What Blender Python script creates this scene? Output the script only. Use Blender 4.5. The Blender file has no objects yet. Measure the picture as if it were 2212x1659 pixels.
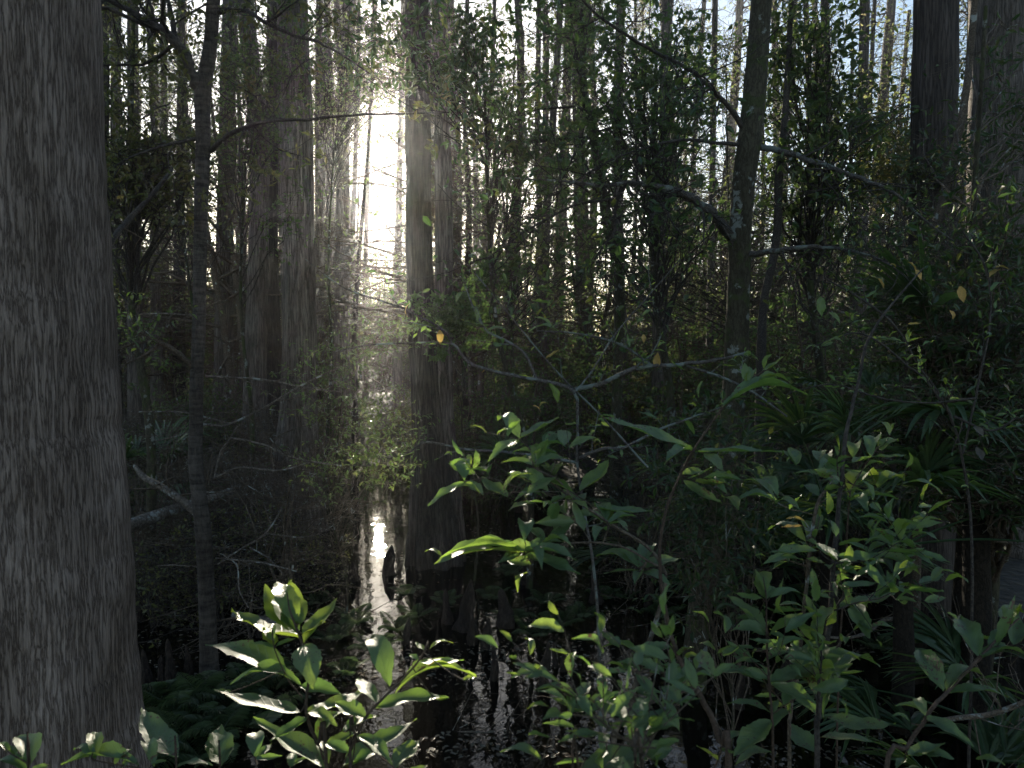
import bpy, math
import numpy as np
from mathutils import Vector, Matrix

sc = bpy.context.scene
C = sc.collection
R_ = math.radians

# ------------------------------------------------------------------ camera
W, HT, F = 2212.0, 1659.0, 1662.0      # working pixel frame of the photograph
HORIZON = 762.0
CAMH = 2.4
pitch = -math.atan((HT / 2 - HORIZON) / F)
cam_d = bpy.data.cameras.new("camera")
cam = bpy.data.objects.new("camera", cam_d); C.objects.link(cam); sc.camera = cam
cam_d.sensor_width = 36.0; cam_d.lens = 36.0 * F / W
cam_d.clip_start = 0.05; cam_d.clip_end = 2000
cam.location = (0, 0, CAMH); cam.rotation_euler = (math.pi / 2 + pitch, 0, 0)
cam_d.dof.use_dof = True; cam_d.dof.focus_distance = 5.0; cam_d.dof.aperture_fstop = 9.0

def ray(u, v):
    x = (u - W / 2) / F; y = (HT / 2 - v) / F
    cp, sp = math.cos(pitch), math.sin(pitch)
    return np.array([x, cp - sp * y, sp + cp * y])

def at(u, v, D):
    """point of the swamp at forward distance D metres seen in direction u, v"""
    d = ray(u, v)
    return np.array([0, 0, CAMH]) + d * (D / d[1])

def project(P):
    """P (n,3) -> u, v arrays"""
    cp, sp = math.cos(pitch), math.sin(pitch)
    x = P[:, 0]; y = P[:, 1]; z = P[:, 2] - CAMH
    f = np.maximum(y * cp + z * sp, 1e-3); up = -y * sp + z * cp
    return W / 2 + F * x / f, HT / 2 - F * up / f

# ------------------------------------------------------------------ world, sun, exposure
SUN_UV = (813, 352)
sd = ray(*SUN_UV); sd /= np.linalg.norm(sd)
sun_el = math.asin(sd[2]); sun_az = math.atan2(sd[0], sd[1])     # azimuth from +Y towards +X
world = bpy.data.worlds.new("World"); sc.world = world; world.use_nodes = True
nt = world.node_tree
sky = nt.nodes.new("ShaderNodeTexSky"); sky.sky_type = 'NISHITA'; sky.sun_disc = False
sky.sun_elevation = sun_el; sky.sun_rotation = sun_az
sky.air_density = 1.0; sky.dust_density = 0.5; sky.ozone_density = 1.0
nt.links.new(sky.outputs[0], nt.nodes["Background"].inputs[0])
nt.nodes["Background"].inputs[1].default_value = 0.06
sl = bpy.data.lights.new("sun", 'SUN'); sun = bpy.data.objects.new("sun", sl); C.objects.link(sun)
sl.energy = 5.0; sl.angle = R_(0.55); sl.color = (1.0, 0.90, 0.72)
sun.rotation_euler = Vector(sd).to_track_quat('Z', 'Y').to_euler()
sc.view_settings.view_transform = 'Standard'; sc.view_settings.look = 'None'
sc.view_settings.gamma = 1.0; sc.view_settings.use_curve_mapping = False
sc.view_settings.exposure = 1.85
cy = sc.cycles
cy.use_denoising = True
cy.max_bounces = 8; cy.diffuse_bounces = 4; cy.glossy_bounces = 2; cy.transmission_bounces = 3
cy.volume_bounces = 0; cy.volume_step_rate = 4; cy.volume_max_steps = 64; cy.transparent_max_bounces = 4
cy.caustics_reflective = False; cy.caustics_refractive = False
cy.sample_clamp_indirect = 3.0
cy.use_light_tree = False

rng = np.random.default_rng(11)

# ------------------------------------------------------------------ materials
def new_mat(name):
    m = bpy.data.materials.new(name); m.use_nodes = True
    n = m.node_tree; n.nodes.clear()
    out = n.nodes.new("ShaderNodeOutputMaterial")
    return m, n, out

def node(n, t, **kw):
    x = n.nodes.new(t)
    for k, v in kw.items():
        if k.startswith('i_'):
            x.inputs[k[2:].replace('_', ' ')].default_value = v
        else:
            setattr(x, k, v)
    return x

def ramp(n, stops, src):
    r = n.nodes.new("ShaderNodeValToRGB")
    els = r.color_ramp.elements
    while len(els) < len(stops): els.new(0.5)
    for e, (p, c) in zip(els, stops):
        e.position = p; e.color = (c[0], c[1], c[2], 1)
    n.links.new(src, r.inputs[0])
    return r

def leaf_mat(name, cols, tcols, rough=0.42, trans=0.35, spec=0.5, veins=False, spots=0.0):
    m, n, out = new_mat(name)
    geo = node(n, "ShaderNodeNewGeometry")
    pos = 0; k = len(cols)
    st = [(i / max(1, k - 1), c) for i, c in enumerate(cols)]
    ts = [(i / max(1, k - 1), c) for i, c in enumerate(tcols)]
    r1 = ramp(n, st, geo.outputs['Random Per Island']); r2 = ramp(n, ts, geo.outputs['Random Per Island'])
    p = node(n, "ShaderNodeBsdfPrincipled"); p.inputs['Roughness'].default_value = rough
    p.inputs['Specular IOR Level'].default_value = spec
    tb = node(n, "ShaderNodeBsdfTranslucent")
    mx = node(n, "ShaderNodeMixShader"); mx.inputs[0].default_value = trans
    tc = node(n, "ShaderNodeTexCoord")
    nz = node(n, "ShaderNodeTexNoise"); nz.inputs['Scale'].default_value = 35.0; nz.inputs['Detail'].default_value = 4
    n.links.new(tc.outputs['Object'], nz.inputs['Vector'])
    def vary(src, amt):
        hm = node(n, "ShaderNodeMix", data_type='RGBA', blend_type='MULTIPLY')
        hm.inputs[0].default_value = 1.0
        rr = ramp(n, [(0.3, (1 - amt,) * 3), (0.7, (1 + amt * 0.4,) * 3)], nz.outputs[0])
        n.links.new(src, hm.inputs['A']); n.links.new(rr.outputs[0], hm.inputs['B'])
        return hm.outputs['Result']
    c1 = vary(r1.outputs[0], 0.3); c2 = vary(r2.outputs[0], 0.15)
    if spots > 0:
        ns = node(n, "ShaderNodeTexNoise"); ns.inputs['Scale'].default_value = 160.0; ns.inputs['Detail'].default_value = 2
        n.links.new(tc.outputs['Object'], ns.inputs['Vector'])
        n6 = node(n, "ShaderNodeTexNoise"); n6.inputs['Scale'].default_value = 14.0
        n.links.new(tc.outputs['Object'], n6.inputs['Vector'])
        mu = node(n, "ShaderNodeMath", operation='MULTIPLY'); n.links.new(ns.outputs[0], mu.inputs[0]); n.links.new(n6.outputs[0], mu.inputs[1])
        rs = ramp(n, [(0.36, (0, 0, 0)), (0.39, (1, 1, 1))], mu.outputs[0])
        def spot(src, col):
            h = node(n, "ShaderNodeMix", data_type='RGBA'); n.links.new(rs.outputs[0], h.inputs[0]); n.links.new(src, h.inputs['A']); h.inputs['B'].default_value = (*col, 1)
            return h.outputs['Result']
        c1 = spot(c1, (0.10, 0.06, 0.03)); c2 = spot(c2, (0.12, 0.06, 0.02))
    if veins:
        uv = node(n, "ShaderNodeUVMap"); sep = node(n, "ShaderNodeSeparateXYZ")
        n.links.new(uv.outputs[0], sep.inputs[0])
        # |y| distance from midrib, x along leaf; side veins slope forward
        ab = node(n, "ShaderNodeMath", operation='ABSOLUTE'); n.links.new(sep.outputs[1], ab.inputs[0])
        sl1 = node(n, "ShaderNodeMath", operation='MULTIPLY_ADD'); sl1.inputs[1].default_value = -0.22
        n.links.new(ab.outputs[0], sl1.inputs[0]); n.links.new(sep.outputs[0], sl1.inputs[2])
        fr = node(n, "ShaderNodeMath", operation='MULTIPLY'); fr.inputs[1].default_value = 9.0
        n.links.new(sl1.outputs[0], fr.inputs[0])
        f2 = node(n, "ShaderNodeMath", operation='FRACT'); n.links.new(fr.outputs[0], f2.inputs[0])
        pp = node(n, "ShaderNodeMath", operation='PINGPONG'); pp.inputs[1].default_value = 0.5
        n.links.new(f2.outputs[0], pp.inputs[0])
        v1 = ramp(n, [(0.0, (1, 1, 1)), (0.09, (0, 0, 0))], pp.outputs[0])
        v2 = ramp(n, [(0.0, (1, 1, 1)), (0.07, (0, 0, 0))], ab.outputs[0])
        mxv = node(n, "ShaderNodeMath", operation='MAXIMUM')
        n.links.new(v1.outputs[0], mxv.inputs[0]); n.links.new(v2.outputs[0], mxv.inputs[1])
        def vein(src, f):
            h = node(n, "ShaderNodeMix", data_type='RGBA', blend_type='MIX')
            sc_ = node(n, "ShaderNodeMath", operation='MULTIPLY'); sc_.inputs[1].default_value = 0.5
            n.links.new(mxv.outputs[0], sc_.inputs[0]); n.links.new(sc_.outputs[0], h.inputs[0])
            n.links.new(src, h.inputs['A'])
            hh = node(n, "ShaderNodeMix", data_type='RGBA', blend_type='MULTIPLY'); hh.inputs[0].default_value = 1
            n.links.new(src, hh.inputs['A']); hh.inputs['B'].default_value = (f, f, f, 1)
            n.links.new(hh.outputs['Result'], h.inputs['B'])
            return h.outputs['Result']
        c1 = vein(c1, 2.0); c2 = vein(c2, 0.4)
        bp = node(n, "ShaderNodeBump"); bp.inputs['Strength'].default_value = 0.6; bp.inputs['Distance'].default_value = 0.0012
        inv = node(n, "ShaderNodeMath", operation='MULTIPLY_ADD'); inv.inputs[1].default_value = -1.0
        n.links.new(mxv.outputs[0], inv.inputs[0])
        n2 = node(n, "ShaderNodeTexNoise"); n2.inputs['Scale'].default_value = 90
        n.links.new(tc.outputs['Object'], n2.inputs['Vector']); n.links.new(n2.outputs[0], inv.inputs[2])
        n.links.new(inv.outputs[0], bp.inputs['Height'])
        n.links.new(bp.outputs[0], p.inputs['Normal'])
    n.links.new(c1, p.inputs['Base Color']); n.links.new(c2, tb.inputs['Color'])
    n.links.new(p.outputs[0], mx.inputs[1]); n.links.new(tb.outputs[0], mx.inputs[2])
    n.links.new(mx.outputs[0], out.inputs[0])
    return m

def bark_mat(name, dark, light, scale=(9, 9, 1.3), bump=0.6, dist=0.03, rings=0.0, lichen=0.0, lichen_col=(0.35, 0.38, 0.36), furrow=5.0, rough=0.9, moss=0.0):
    m, n, out = new_mat(name)
    tc = node(n, "ShaderNodeTexCoord"); mp = node(n, "ShaderNodeMapping"); mp.inputs['Scale'].default_value = scale
    n.links.new(tc.outputs['Object'], mp.inputs[0])
    n1 = node(n, "ShaderNodeTexNoise"); n1.inputs['Scale'].default_value = 2.2; n1.inputs['Detail'].default_value = 7; n1.inputs['Roughness'].default_value = 0.6; n1.inputs['Distortion'].default_value = 0.08
    n.links.new(mp.outputs[0], n1.inputs[0])
    sb = node(n, "ShaderNodeMath", operation='SUBTRACT'); sb.inputs[1].default_value = 0.5; n.links.new(n1.outputs[0], sb.inputs[0])
    ab = node(n, "ShaderNodeMath", operation='ABSOLUTE'); n.links.new(sb.outputs[0], ab.inputs[0])
    vc = ramp(n, [(0.0, (0.05,) * 3), (0.035, (0.5,) * 3), (0.10, (1, 1, 1))], ab.outputs[0])
    mpb = node(n, "ShaderNodeMapping"); mpb.inputs['Scale'].default_value = tuple(a * b for a, b in zip(scale, (furrow, furrow, furrow * 0.8))); mpb.inputs['Location'].default_value = (3, 5, 7)
    n.links.new(tc.outputs['Object'], mpb.inputs[0])
    nb = node(n, "ShaderNodeTexNoise"); nb.inputs['Scale'].default_value = 2.0; nb.inputs['Detail'].default_value = 6; nb.inputs['Roughness'].default_value = 0.7
    n.links.new(mpb.outputs[0], nb.inputs[0])
    mul = node(n, "ShaderNodeMath", operation='MULTIPLY')
    n.links.new(vc.outputs[0], mul.inputs[0])
    nr = ramp(n, [(0.30, (0.30,) * 3), (0.72, (1, 1, 1))], nb.outputs[0])
    n.links.new(nr.outputs[0], mul.inputs[1])
    h = mul.outputs[0]
    if rings > 0:
        mp2 = node(n, "ShaderNodeMapping"); mp2.inputs['Scale'].default_value = (3.5, 3.5, 24)
        n.links.new(tc.outputs['Object'], mp2.inputs[0])
        n3 = node(n, "ShaderNodeTexNoise"); n3.inputs['Scale'].default_value = 1.6; n3.inputs['Detail'].default_value = 5; n3.inputs['Roughness'].default_value = 0.7
        n.links.new(mp2.outputs[0], n3.inputs[0])
        r3 = ramp(n, [(0.36, (0, 0, 0)), (0.62, (1, 1, 1))], n3.outputs[0])
        mm = node(n, "ShaderNodeMix", data_type='FLOAT'); mm.inputs[0].default_value = rings
        n.links.new(h, mm.inputs['A']); n.links.new(r3.outputs[0], mm.inputs['B'])
        h = mm.outputs['Result']
    col = ramp(n, [(0.0, dark), (0.45, tuple((a + b) / 2 for a, b in zip(dark, light))), (1.0, light)], h)
    # broad tone variation (weathering)
    n4 = node(n, "ShaderNodeTexNoise"); n4.inputs['Scale'].default_value = 1.7; n4.inputs['Detail'].default_value = 5
    mp4 = node(n, "ShaderNodeMapping"); mp4.inputs['Scale'].default_value = (2.0, 2.0, 0.7)
    n.links.new(tc.outputs['Object'], mp4.inputs[0]); n.links.new(mp4.outputs[0], n4.inputs[0])
    wr = ramp(n, [(0.3, (0.55, 0.52, 0.5)), (0.7, (1.15, 1.15, 1.2))], n4.outputs[0])
    mw = node(n, "ShaderNodeMix", data_type='RGBA', blend_type='MULTIPLY'); mw.inputs[0].default_value = 1.0
    n.links.new(col.outputs[0], mw.inputs['A']); n.links.new(wr.outputs[0], mw.inputs['B'])
    c = mw.outputs['Result']
    def patch(c, amt, colr, s, off):
        n5 = node(n, "ShaderNodeTexNoise"); n5.inputs['Scale'].default_value = s; n5.inputs['Detail'].default_value = 6; n5.inputs['Roughness'].default_value = 0.6
        mo = node(n, "ShaderNodeMapping"); mo.inputs['Location'].default_value = (off, off, off)
        n.links.new(tc.outputs['Object'], mo.inputs[0]); n.links.new(mo.outputs[0], n5.inputs[0])
        r5 = ramp(n, [(0.62 - amt * 0.25, (0, 0, 0)), (0.66 - amt * 0.25, (1, 1, 1))], n5.outputs[0])
        ml = node(n, "ShaderNodeMix", data_type='RGBA', blend_type='MIX')
        ms = node(n, "ShaderNodeMath", operation='MULTIPLY'); ms.inputs[1].default_value = 0.75
        n.links.new(r5.outputs[0], ms.inputs[0]); n.links.new(ms.outputs[0], ml.inputs[0])
        n.links.new(c, ml.inputs['A']); ml.inputs['B'].default_value = (*colr, 1)
        return ml.outputs['Result']
    if moss > 0: c = patch(c, moss, (0.05, 0.062, 0.02), 5, 3)
    if lichen > 0: c = patch(c, lichen, lichen_col, 9, 0)
    p = node(n, "ShaderNodeBsdfPrincipled"); p.inputs['Roughness'].default_value = rough
    p.inputs['Specular IOR Level'].default_value = 0.25
    n.links.new(c, p.inputs['Base Color'])
    b = node(n, "ShaderNodeBump"); b.inputs['Strength'].default_value = bump; b.inputs['Distance'].default_value = dist
    n.links.new(h, b.inputs['Height']); n.links.new(b.outputs[0], p.inputs['Normal'])
    n.links.new(p.outputs[0], out.inputs[0])
    return m

M = {}
M['cypress_near'] = bark_mat('weathered_cypress_bark', (0.10, 0.07, 0.052), (0.56, 0.45, 0.375), (22, 22, 1.7), 1.0, 0.014, furrow=3.0)
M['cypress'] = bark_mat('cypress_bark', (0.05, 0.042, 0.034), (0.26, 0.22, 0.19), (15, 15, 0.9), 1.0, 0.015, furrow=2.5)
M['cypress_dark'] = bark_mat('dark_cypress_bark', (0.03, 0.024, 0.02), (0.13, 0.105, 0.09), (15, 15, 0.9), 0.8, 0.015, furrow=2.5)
M['ringed'] = bark_mat('ringed_dark_bark', (0.025, 0.02, 0.018), (0.15, 0.13, 0.11), (14, 14, 4), 0.9, 0.010, rings=0.5, lichen=0.0)
M['mossy'] = bark_mat('mossy_bark', (0.035, 0.03, 0.018), (0.10, 0.09, 0.06), (14, 14, 5), 0.6, 0.01, lichen=0.12, lichen_col=(0.25, 0.27, 0.25), moss=0.4)
M['twig'] = bark_mat('grey_twig_bark', (0.055, 0.042, 0.03), (0.22, 0.175, 0.13), (20, 20, 20), 0.5, 0.005, lichen=0.05)
M['lichen_twig'] = bark_mat('lichened_twig_bark', (0.05, 0.042, 0.035), (0.18, 0.165, 0.15), (25, 25, 25), 0.6, 0.006, lichen=0.4, lichen_col=(0.17, 0.20, 0.18))
M['dark_twig'] = bark_mat('dark_twig_bark', (0.025, 0.02, 0.017), (0.11, 0.095, 0.08), (20, 20, 20), 0.3, 0.004)
M['dead_wood'] = bark_mat('grey_dead_wood', (0.08, 0.065, 0.05), (0.30, 0.26, 0.215), (10, 10, 10), 0.7, 0.01, lichen=0.15)
M['palm_trunk'] = bark_mat('dark_palm_trunk', (0.012, 0.009, 0.007), (0.055, 0.042, 0.03), (14, 14, 8), 0.8, 0.02)
M['knee'] = bark_mat('cypress_knee_bark', (0.02, 0.015, 0.012), (0.10, 0.075, 0.058), (14, 14, 5), 0.8, 0.015)
M['red_stem'] = bark_mat('reddish_young_stem', (0.05, 0.035, 0.025), (0.13, 0.09, 0.065), (40, 40, 40), 0.4, 0.003)
M['leaf_can'] = leaf_mat('canopy_leaf', [(0.04, 0.06, 0.022), (0.055, 0.08, 0.028), (0.07, 0.09, 0.032)], [(0.10, 0.17, 0.04), (0.15, 0.24, 0.05), (0.22, 0.27, 0.06)], 0.42, 0.4)
M['leaf_olive'] = leaf_mat('olive_leaf', [(0.045, 0.055, 0.02), (0.07, 0.08, 0.025), (0.09, 0.08, 0.03)], [(0.13, 0.16, 0.04), (0.2, 0.22, 0.05), (0.26, 0.21, 0.06)], 0.45, 0.35)
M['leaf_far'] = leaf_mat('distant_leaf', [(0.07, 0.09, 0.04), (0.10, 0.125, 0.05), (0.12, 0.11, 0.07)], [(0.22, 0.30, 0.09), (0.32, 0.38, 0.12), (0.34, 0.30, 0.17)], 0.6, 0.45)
M['leaf_bright'] = leaf_mat('bright_maple_leaf', [(0.055, 0.08, 0.032), (0.075, 0.105, 0.04)], [(0.14, 0.24, 0.06), (0.19, 0.30, 0.07)], 0.42, 0.4)
M['leaf_yellowgreen'] = leaf_mat('glossy_yellow_green_leaf', [(0.06, 0.085, 0.028), (0.08, 0.11, 0.032), (0.10, 0.12, 0.038)], [(0.14, 0.25, 0.05), (0.20, 0.32, 0.06), (0.30, 0.34, 0.07)], 0.3, 0.35, 0.8)
M['leaf_dark'] = leaf_mat('dark_glossy_leaf', [(0.025, 0.045, 0.022), (0.04, 0.07, 0.03), (0.05, 0.07, 0.03)], [(0.08, 0.16, 0.03), (0.12, 0.22, 0.04), (0.2, 0.22, 0.04)], 0.35, 0.35)
M['leaf_fg'] = leaf_mat('broad_green_leaf', [(0.075, 0.13, 0.052), (0.095, 0.155, 0.06), (0.12, 0.17, 0.062)], [(0.18, 0.33, 0.055), (0.25, 0.42, 0.06), (0.36, 0.50, 0.065)], 0.5, 0.38, 0.8, True, 0.4)
M['leaf_young'] = leaf_mat('young_lime_leaf', [(0.11, 0.17, 0.04), (0.13, 0.20, 0.045)], [(0.30, 0.42, 0.05), (0.38, 0.5, 0.06)], 0.42, 0.42, 0.5, True)
M['leaf_yellow'] = leaf_mat('yellow_autumn_leaf', [(0.36, 0.27, 0.06), (0.42, 0.28, 0.09), (0.3, 0.27, 0.07)], [(0.45, 0.35, 0.06), (0.5, 0.32, 0.1), (0.4, 0.4, 0.08)], 0.5, 0.35, 0.4, True)
M['leaf_brown'] = leaf_mat('dead_brown_leaf', [(0.06, 0.055, 0.04), (0.11, 0.09, 0.06), (0.14, 0.14, 0.11)], [(0.2, 0.12, 0.06), (0.3, 0.2, 0.1)], 0.6, 0.2)
M['fern'] = leaf_mat('fern_frond', [(0.05, 0.08, 0.035), (0.07, 0.105, 0.045)], [(0.1, 0.17, 0.05), (0.14, 0.22, 0.06)], 0.45, 0.35, 0.6)
M['palm'] = leaf_mat('palmetto_blade', [(0.035, 0.07, 0.03), (0.05, 0.09, 0.04), (0.07, 0.10, 0.04)], [(0.12, 0.25, 0.05), (0.2, 0.32, 0.06)], 0.38, 0.3)
M['palm_dead'] = leaf_mat('dead_palmetto_blade', [(0.08, 0.055, 0.04), (0.13, 0.095, 0.065)], [(0.3, 0.2, 0.1), (0.35, 0.25, 0.14)], 0.7, 0.25)

# ------------------------------------------------------------------ mesh helpers
def link(o, parent=None):
    C.objects.link(o)
    if parent is not None: o.parent = parent
    return o

def mesh_obj(name, V, Fs, mat, parent=None, smooth=True, uv=None):
    """V (n,3) world coordinates; Fs (m,4) quads"""
    V = np.asarray(V, dtype=np.float32); Fs = np.asarray(Fs, dtype=np.int32)
    me = bpy.data.meshes.new(name)
    base = np.array(parent['_base'], dtype=np.float32) if (parent is not None and '_base' in parent) else (
        np.zeros(3, np.float32))
    V = V - base
    me.vertices.add(len(V)); me.vertices.foreach_set('co', V.ravel())
    k = Fs.shape[1]
    me.loops.add(Fs.size); me.loops.foreach_set('vertex_index', Fs.ravel())
    me.polygons.add(len(Fs)); me.polygons.foreach_set('loop_start', np.arange(len(Fs), dtype=np.int32) * k)
    me.polygons.foreach_set('use_smooth', np.full(len(Fs), smooth))
    if uv is not None:
        l = me.uv_layers.new(name='UVMap'); l.data.foreach_set('uv', np.asarray(uv, np.float32)[Fs.ravel()].ravel())
    me.update(calc_edges=True)
    me.materials.append(M[mat] if isinstance(mat, str) else mat)
    o = bpy.data.objects.new(name, me)
    return link(o, parent)

def tag(o, label=None, cat=None, group=None, kind=None):
    if label: o['label'] = label
    if cat: o['category'] = cat
    if group: o['group'] = group
    if kind: o['kind'] = kind
    return o

def empty(name, base, label, cat, group=None):
    o = bpy.data.objects.new(name, None); o.empty_display_size = 0.2
    o.location = [float(x) for x in base]; o['_base'] = [float(x) for x in base]
    C.objects.link(o)
    return tag(o, label, cat, group)

def copy_tree(o, parent=None):
    c = o.copy(); C.objects.link(c); c.parent = parent
    for ch in list(o.children): copy_tree(ch, c)
    return c

def norm(a):
    return a / np.maximum(np.linalg.norm(a, axis=-1, keepdims=True), 1e-9)

def rand_unit(n):
    return norm(rng.normal(size=(n, 3)))

def tubes(P, R, sides=5):
    """P (n,k,3), R (n,k) -> verts, quads"""
    n, k, _ = P.shape
    T = np.empty_like(P); T[:, 1:-1] = P[:, 2:] - P[:, :-2]; T[:, 0] = P[:, 1] - P[:, 0]; T[:, -1] = P[:, -1] - P[:, -2]
    T = norm(T)
    ref = np.zeros((n, 1, 3)); m = np.abs(T.mean(1)[:, 2]) > 0.8
    ref[m, 0, 0] = 1; ref[~m, 0, 2] = 1
    A = norm(np.cross(T, np.broadcast_to(ref, T.shape))); B = np.cross(T, A)
    th = np.arange(sides) * 2 * math.pi / sides
    V = P[:, :, None] + R[:, :, None, None] * (A[:, :, None] * np.cos(th)[None, None, :, None] + B[:, :, None] * np.sin(th)[None, None, :, None])
    idx = np.arange(n * k * sides).reshape(n, k, sides)
    a = idx[:, :-1]; b = idx[:, 1:]
    Fq = np.stack([a, np.roll(a, -1, 2), np.roll(b, -1, 2), b], -1).reshape(-1, 4)
    return V.reshape(-1, 3), Fq

def catmull(pts, n):
    pts = np.asarray(pts, float)
    if len(pts) == 2:
        t = np.linspace(0, 1, n)[:, None]; return pts[0] * (1 - t) + pts[1] * t
    P = np.vstack([2 * pts[0] - pts[1], pts, 2 * pts[-1] - pts[-2]])
    s = np.linspace(0, len(pts) - 1 - 1e-6, n); i = s.astype(int); t = (s - i)[:, None]
    p0, p1, p2, p3 = P[i], P[i + 1], P[i + 2], P[i + 3]
    return 0.5 * (2 * p1 + (p2 - p0) * t + (2 * p0 - 5 * p1 + 4 * p2 - p3) * t ** 2 + (3 * p1 - p0 - 3 * p2 + p3) * t ** 3)

def fbm(x, y, seed, octs=4):
    """cheap value noise, vectorised, periodic in x with period 1"""
    r = np.random.default_rng(seed); out = 0; a = 1; per = 4; fy = 1.0
    for o in range(octs):
        G = r.random((per, 257)) * 2 - 1
        gx = x * per; gy = y * fy * 4
        ix = np.floor(gx).astype(int); iy = np.floor(gy).astype(int)
        tx = gx - ix; ty = gy - iy; tx = tx * tx * (3 - 2 * tx); ty = ty * ty * (3 - 2 * ty)
        g = lambda i, j: G[i % per, j % 257]
        out = out + a * ((g(ix, iy) * (1 - tx) + g(ix + 1, iy) * tx) * (1 - ty) + (g(ix, iy + 1) * (1 - tx) + g(ix + 1, iy + 1) * tx) * ty)
        a *= 0.5; per *= 2; fy *= 2
    return out

def trunk_mesh(P, R, sides, seed, flute=0.0, flute_z=1.2, rough=0.03, nfl=7):
    """one trunk along polyline P (k,3), radii R; fluted towards the base"""
    k = len(P)
    V, Fq = tubes(P[None], np.ones((1, k)), sides)
    V = V.reshape(k, sides, 3)
    D = V - P[:, None]
    th = np.arange(sides) / sides
    z = P[:, 2]
    r = np.random.default_rng(seed); ph = r.random(3) * 6.28
    fl = np.cos(2 * math.pi * nfl * th + ph[0] + 0.9 * np.sin(2 * math.pi * th * 2 + ph[1]))
    amt = flute * (0.25 + np.exp(-np.maximum(z, 0) / flute_z))
    nz = fbm(th[None] + 0 * z[:, None], z[:, None] * 0.35 + 7 + 0 * th[None], seed)
    nz2 = fbm(th[None] * 1.0 + 0 * z[:, None], z[:, None] * 2.3 + 3 + 0 * th[None], seed + 5, 5)
    rad = R[:, None] * (1 + amt[:, None] * fl[None] + rough * nz + rough * 0.5 * nz2)
    return (P[:, None] + D * rad[..., None]).reshape(-1, 3), Fq

def interp(P, R, idx, t):
    k = P.shape[1]; s = t * (k - 1); i = np.minimum(s.astype(int), k - 2); f = (s - i)[:, None]
    a = P[idx, i]; b = P[idx, i + 1]
    ra = R[idx, i]; rb = R[idx, i + 1]
    return a * (1 - f) + b * f, norm(b - a), ra * (1 - f[:, 0]) + rb * f[:, 0]

def grow(P, R, n, length, spread=0.7, bias=(0, 0, 0.1), k=5, wob=0.25, tmin=0.2, tmax=1.0, rf=0.6, taper=0.3, rmin=0.0015, drift=(0, 0, 0), flat=1.0):
    m = len(P)
    if m == 0: return np.zeros((0, k, 3)), np.zeros((0, k))
    idx = np.repeat(np.arange(m), n); N = len(idx)
    t = rng.uniform(tmin, tmax, N)
    p0, tg, r0 = interp(P, R, idx, t)
    d = norm(tg * (1 - spread) + rand_unit(N) * spread + np.array(bias))
    L = rng.uniform(length[0], length[1], N) * (1.15 - 0.5 * t)
    out = np.empty((N, k, 3)); out[:, 0] = p0
    cur = d
    for j in range(1, k):
        cur = norm(cur + rng.normal(size=(N, 3)) * wob + np.array(drift))
        out[:, j] = out[:, j - 1] + cur * (L / (k - 1))[:, None]
    out[:, :, 2] = p0[:, 2:3] + (out[:, :, 2] - p0[:, 2:3]) * flat
    rr = np.maximum(r0 * rf, rmin)[:, None] * np.linspace(1, taper, k)[None]
    return out, np.maximum(rr, rmin * 0.6)

# leaf templates: (x along, y across, z up), quads
T_DIAMOND = (np.array([[0, 0, 0], [0.5, 0.5, 0.06], [1, 0, -0.05], [0.5, -0.5, 0.06]]), np.array([[0, 1, 2, 3]]))
T_FOLD = (np.array([[0, 0, 0], [0.3, 0.46, 0.08], [0.7, 0.36, 0.05], [1, 0, -0.12], [0.7, -0.36, 0.05], [0.3, -0.46, 0.08]]),
          np.array([[0, 1, 2, 3], [0, 3, 4, 5]]))
def lobed():
    # five-pointed maple-like leaf from three overlapping folded lobes in one sheet
    pts = [(0, 0, 0), (0.12, 0.42, .05), (0.38, 0.62, 0.0), (0.42, 0.25, .06), (1.0, 0.0, -.1), (0.42, -0.25, .06), (0.38, -0.62, 0.0), (0.12, -0.42, .05)]
    return np.array(pts), np.array([[0, 1, 2, 3], [0, 3, 4, 5], [0, 5, 6, 7]])
T_MAPLE = lobed()

def leaves(P, D, Nn, L, Wd, tpl):
    """place leaf templates: P base, D direction, Nn approx normal"""
    D = norm(D); S = norm(np.cross(Nn, D)); Nn = np.cross(D, S)
    T, Q = tpl; n = len(P); m = len(T)
    V = P[:, None] + D[:, None] * (T[None, :, 0:1] * L[:, None, None]) + S[:, None] * (T[None, :, 1:2] * Wd[:, None, None]) + Nn[:, None] * (T[None, :, 2:3] * L[:, None, None])
    Fq = (Q[None] + (np.arange(n) * m)[:, None, None]).reshape(-1, Q.shape[1])
    return V.reshape(-1, 3), Fq

def leaves_on(P, R, n, size, up=0.7, spread=0.7, tmin=0.1, aspect=0.45, tpl=T_FOLD, keep=None, droop=0.0, jitter=0.0):
    idx = np.repeat(np.arange(len(P)), n); N = len(idx)
    t = rng.uniform(tmin, 1, N)
    p0, tg, _ = interp(P, R, idx, t)
    p0 = p0 + rng.normal(size=p0.shape) * jitter
    if keep is not None:
        mk = keep(p0); p0 = p0[mk]; tg = tg[mk]; N = len(p0)
    d = norm(tg * (1 - spread) + rand_unit(N) * spread + np.array([0, 0, -droop]))
    nn = norm(rand_unit(N) * (1 - up) + np.array([0, 0, up]))
    L = rng.uniform(size * 0.6, size * 1.25, N)
    return leaves(p0, d, nn, L, L * aspect * rng.uniform(0.8, 1.2, N), tpl)

def join(parts):
    Vs, Fs, off = [], [], 0
    for V, Fq in parts:
        Vs.append(V); Fs.append(Fq + off); off += len(V)
    return np.vstack(Vs), np.vstack(Fs)

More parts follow.
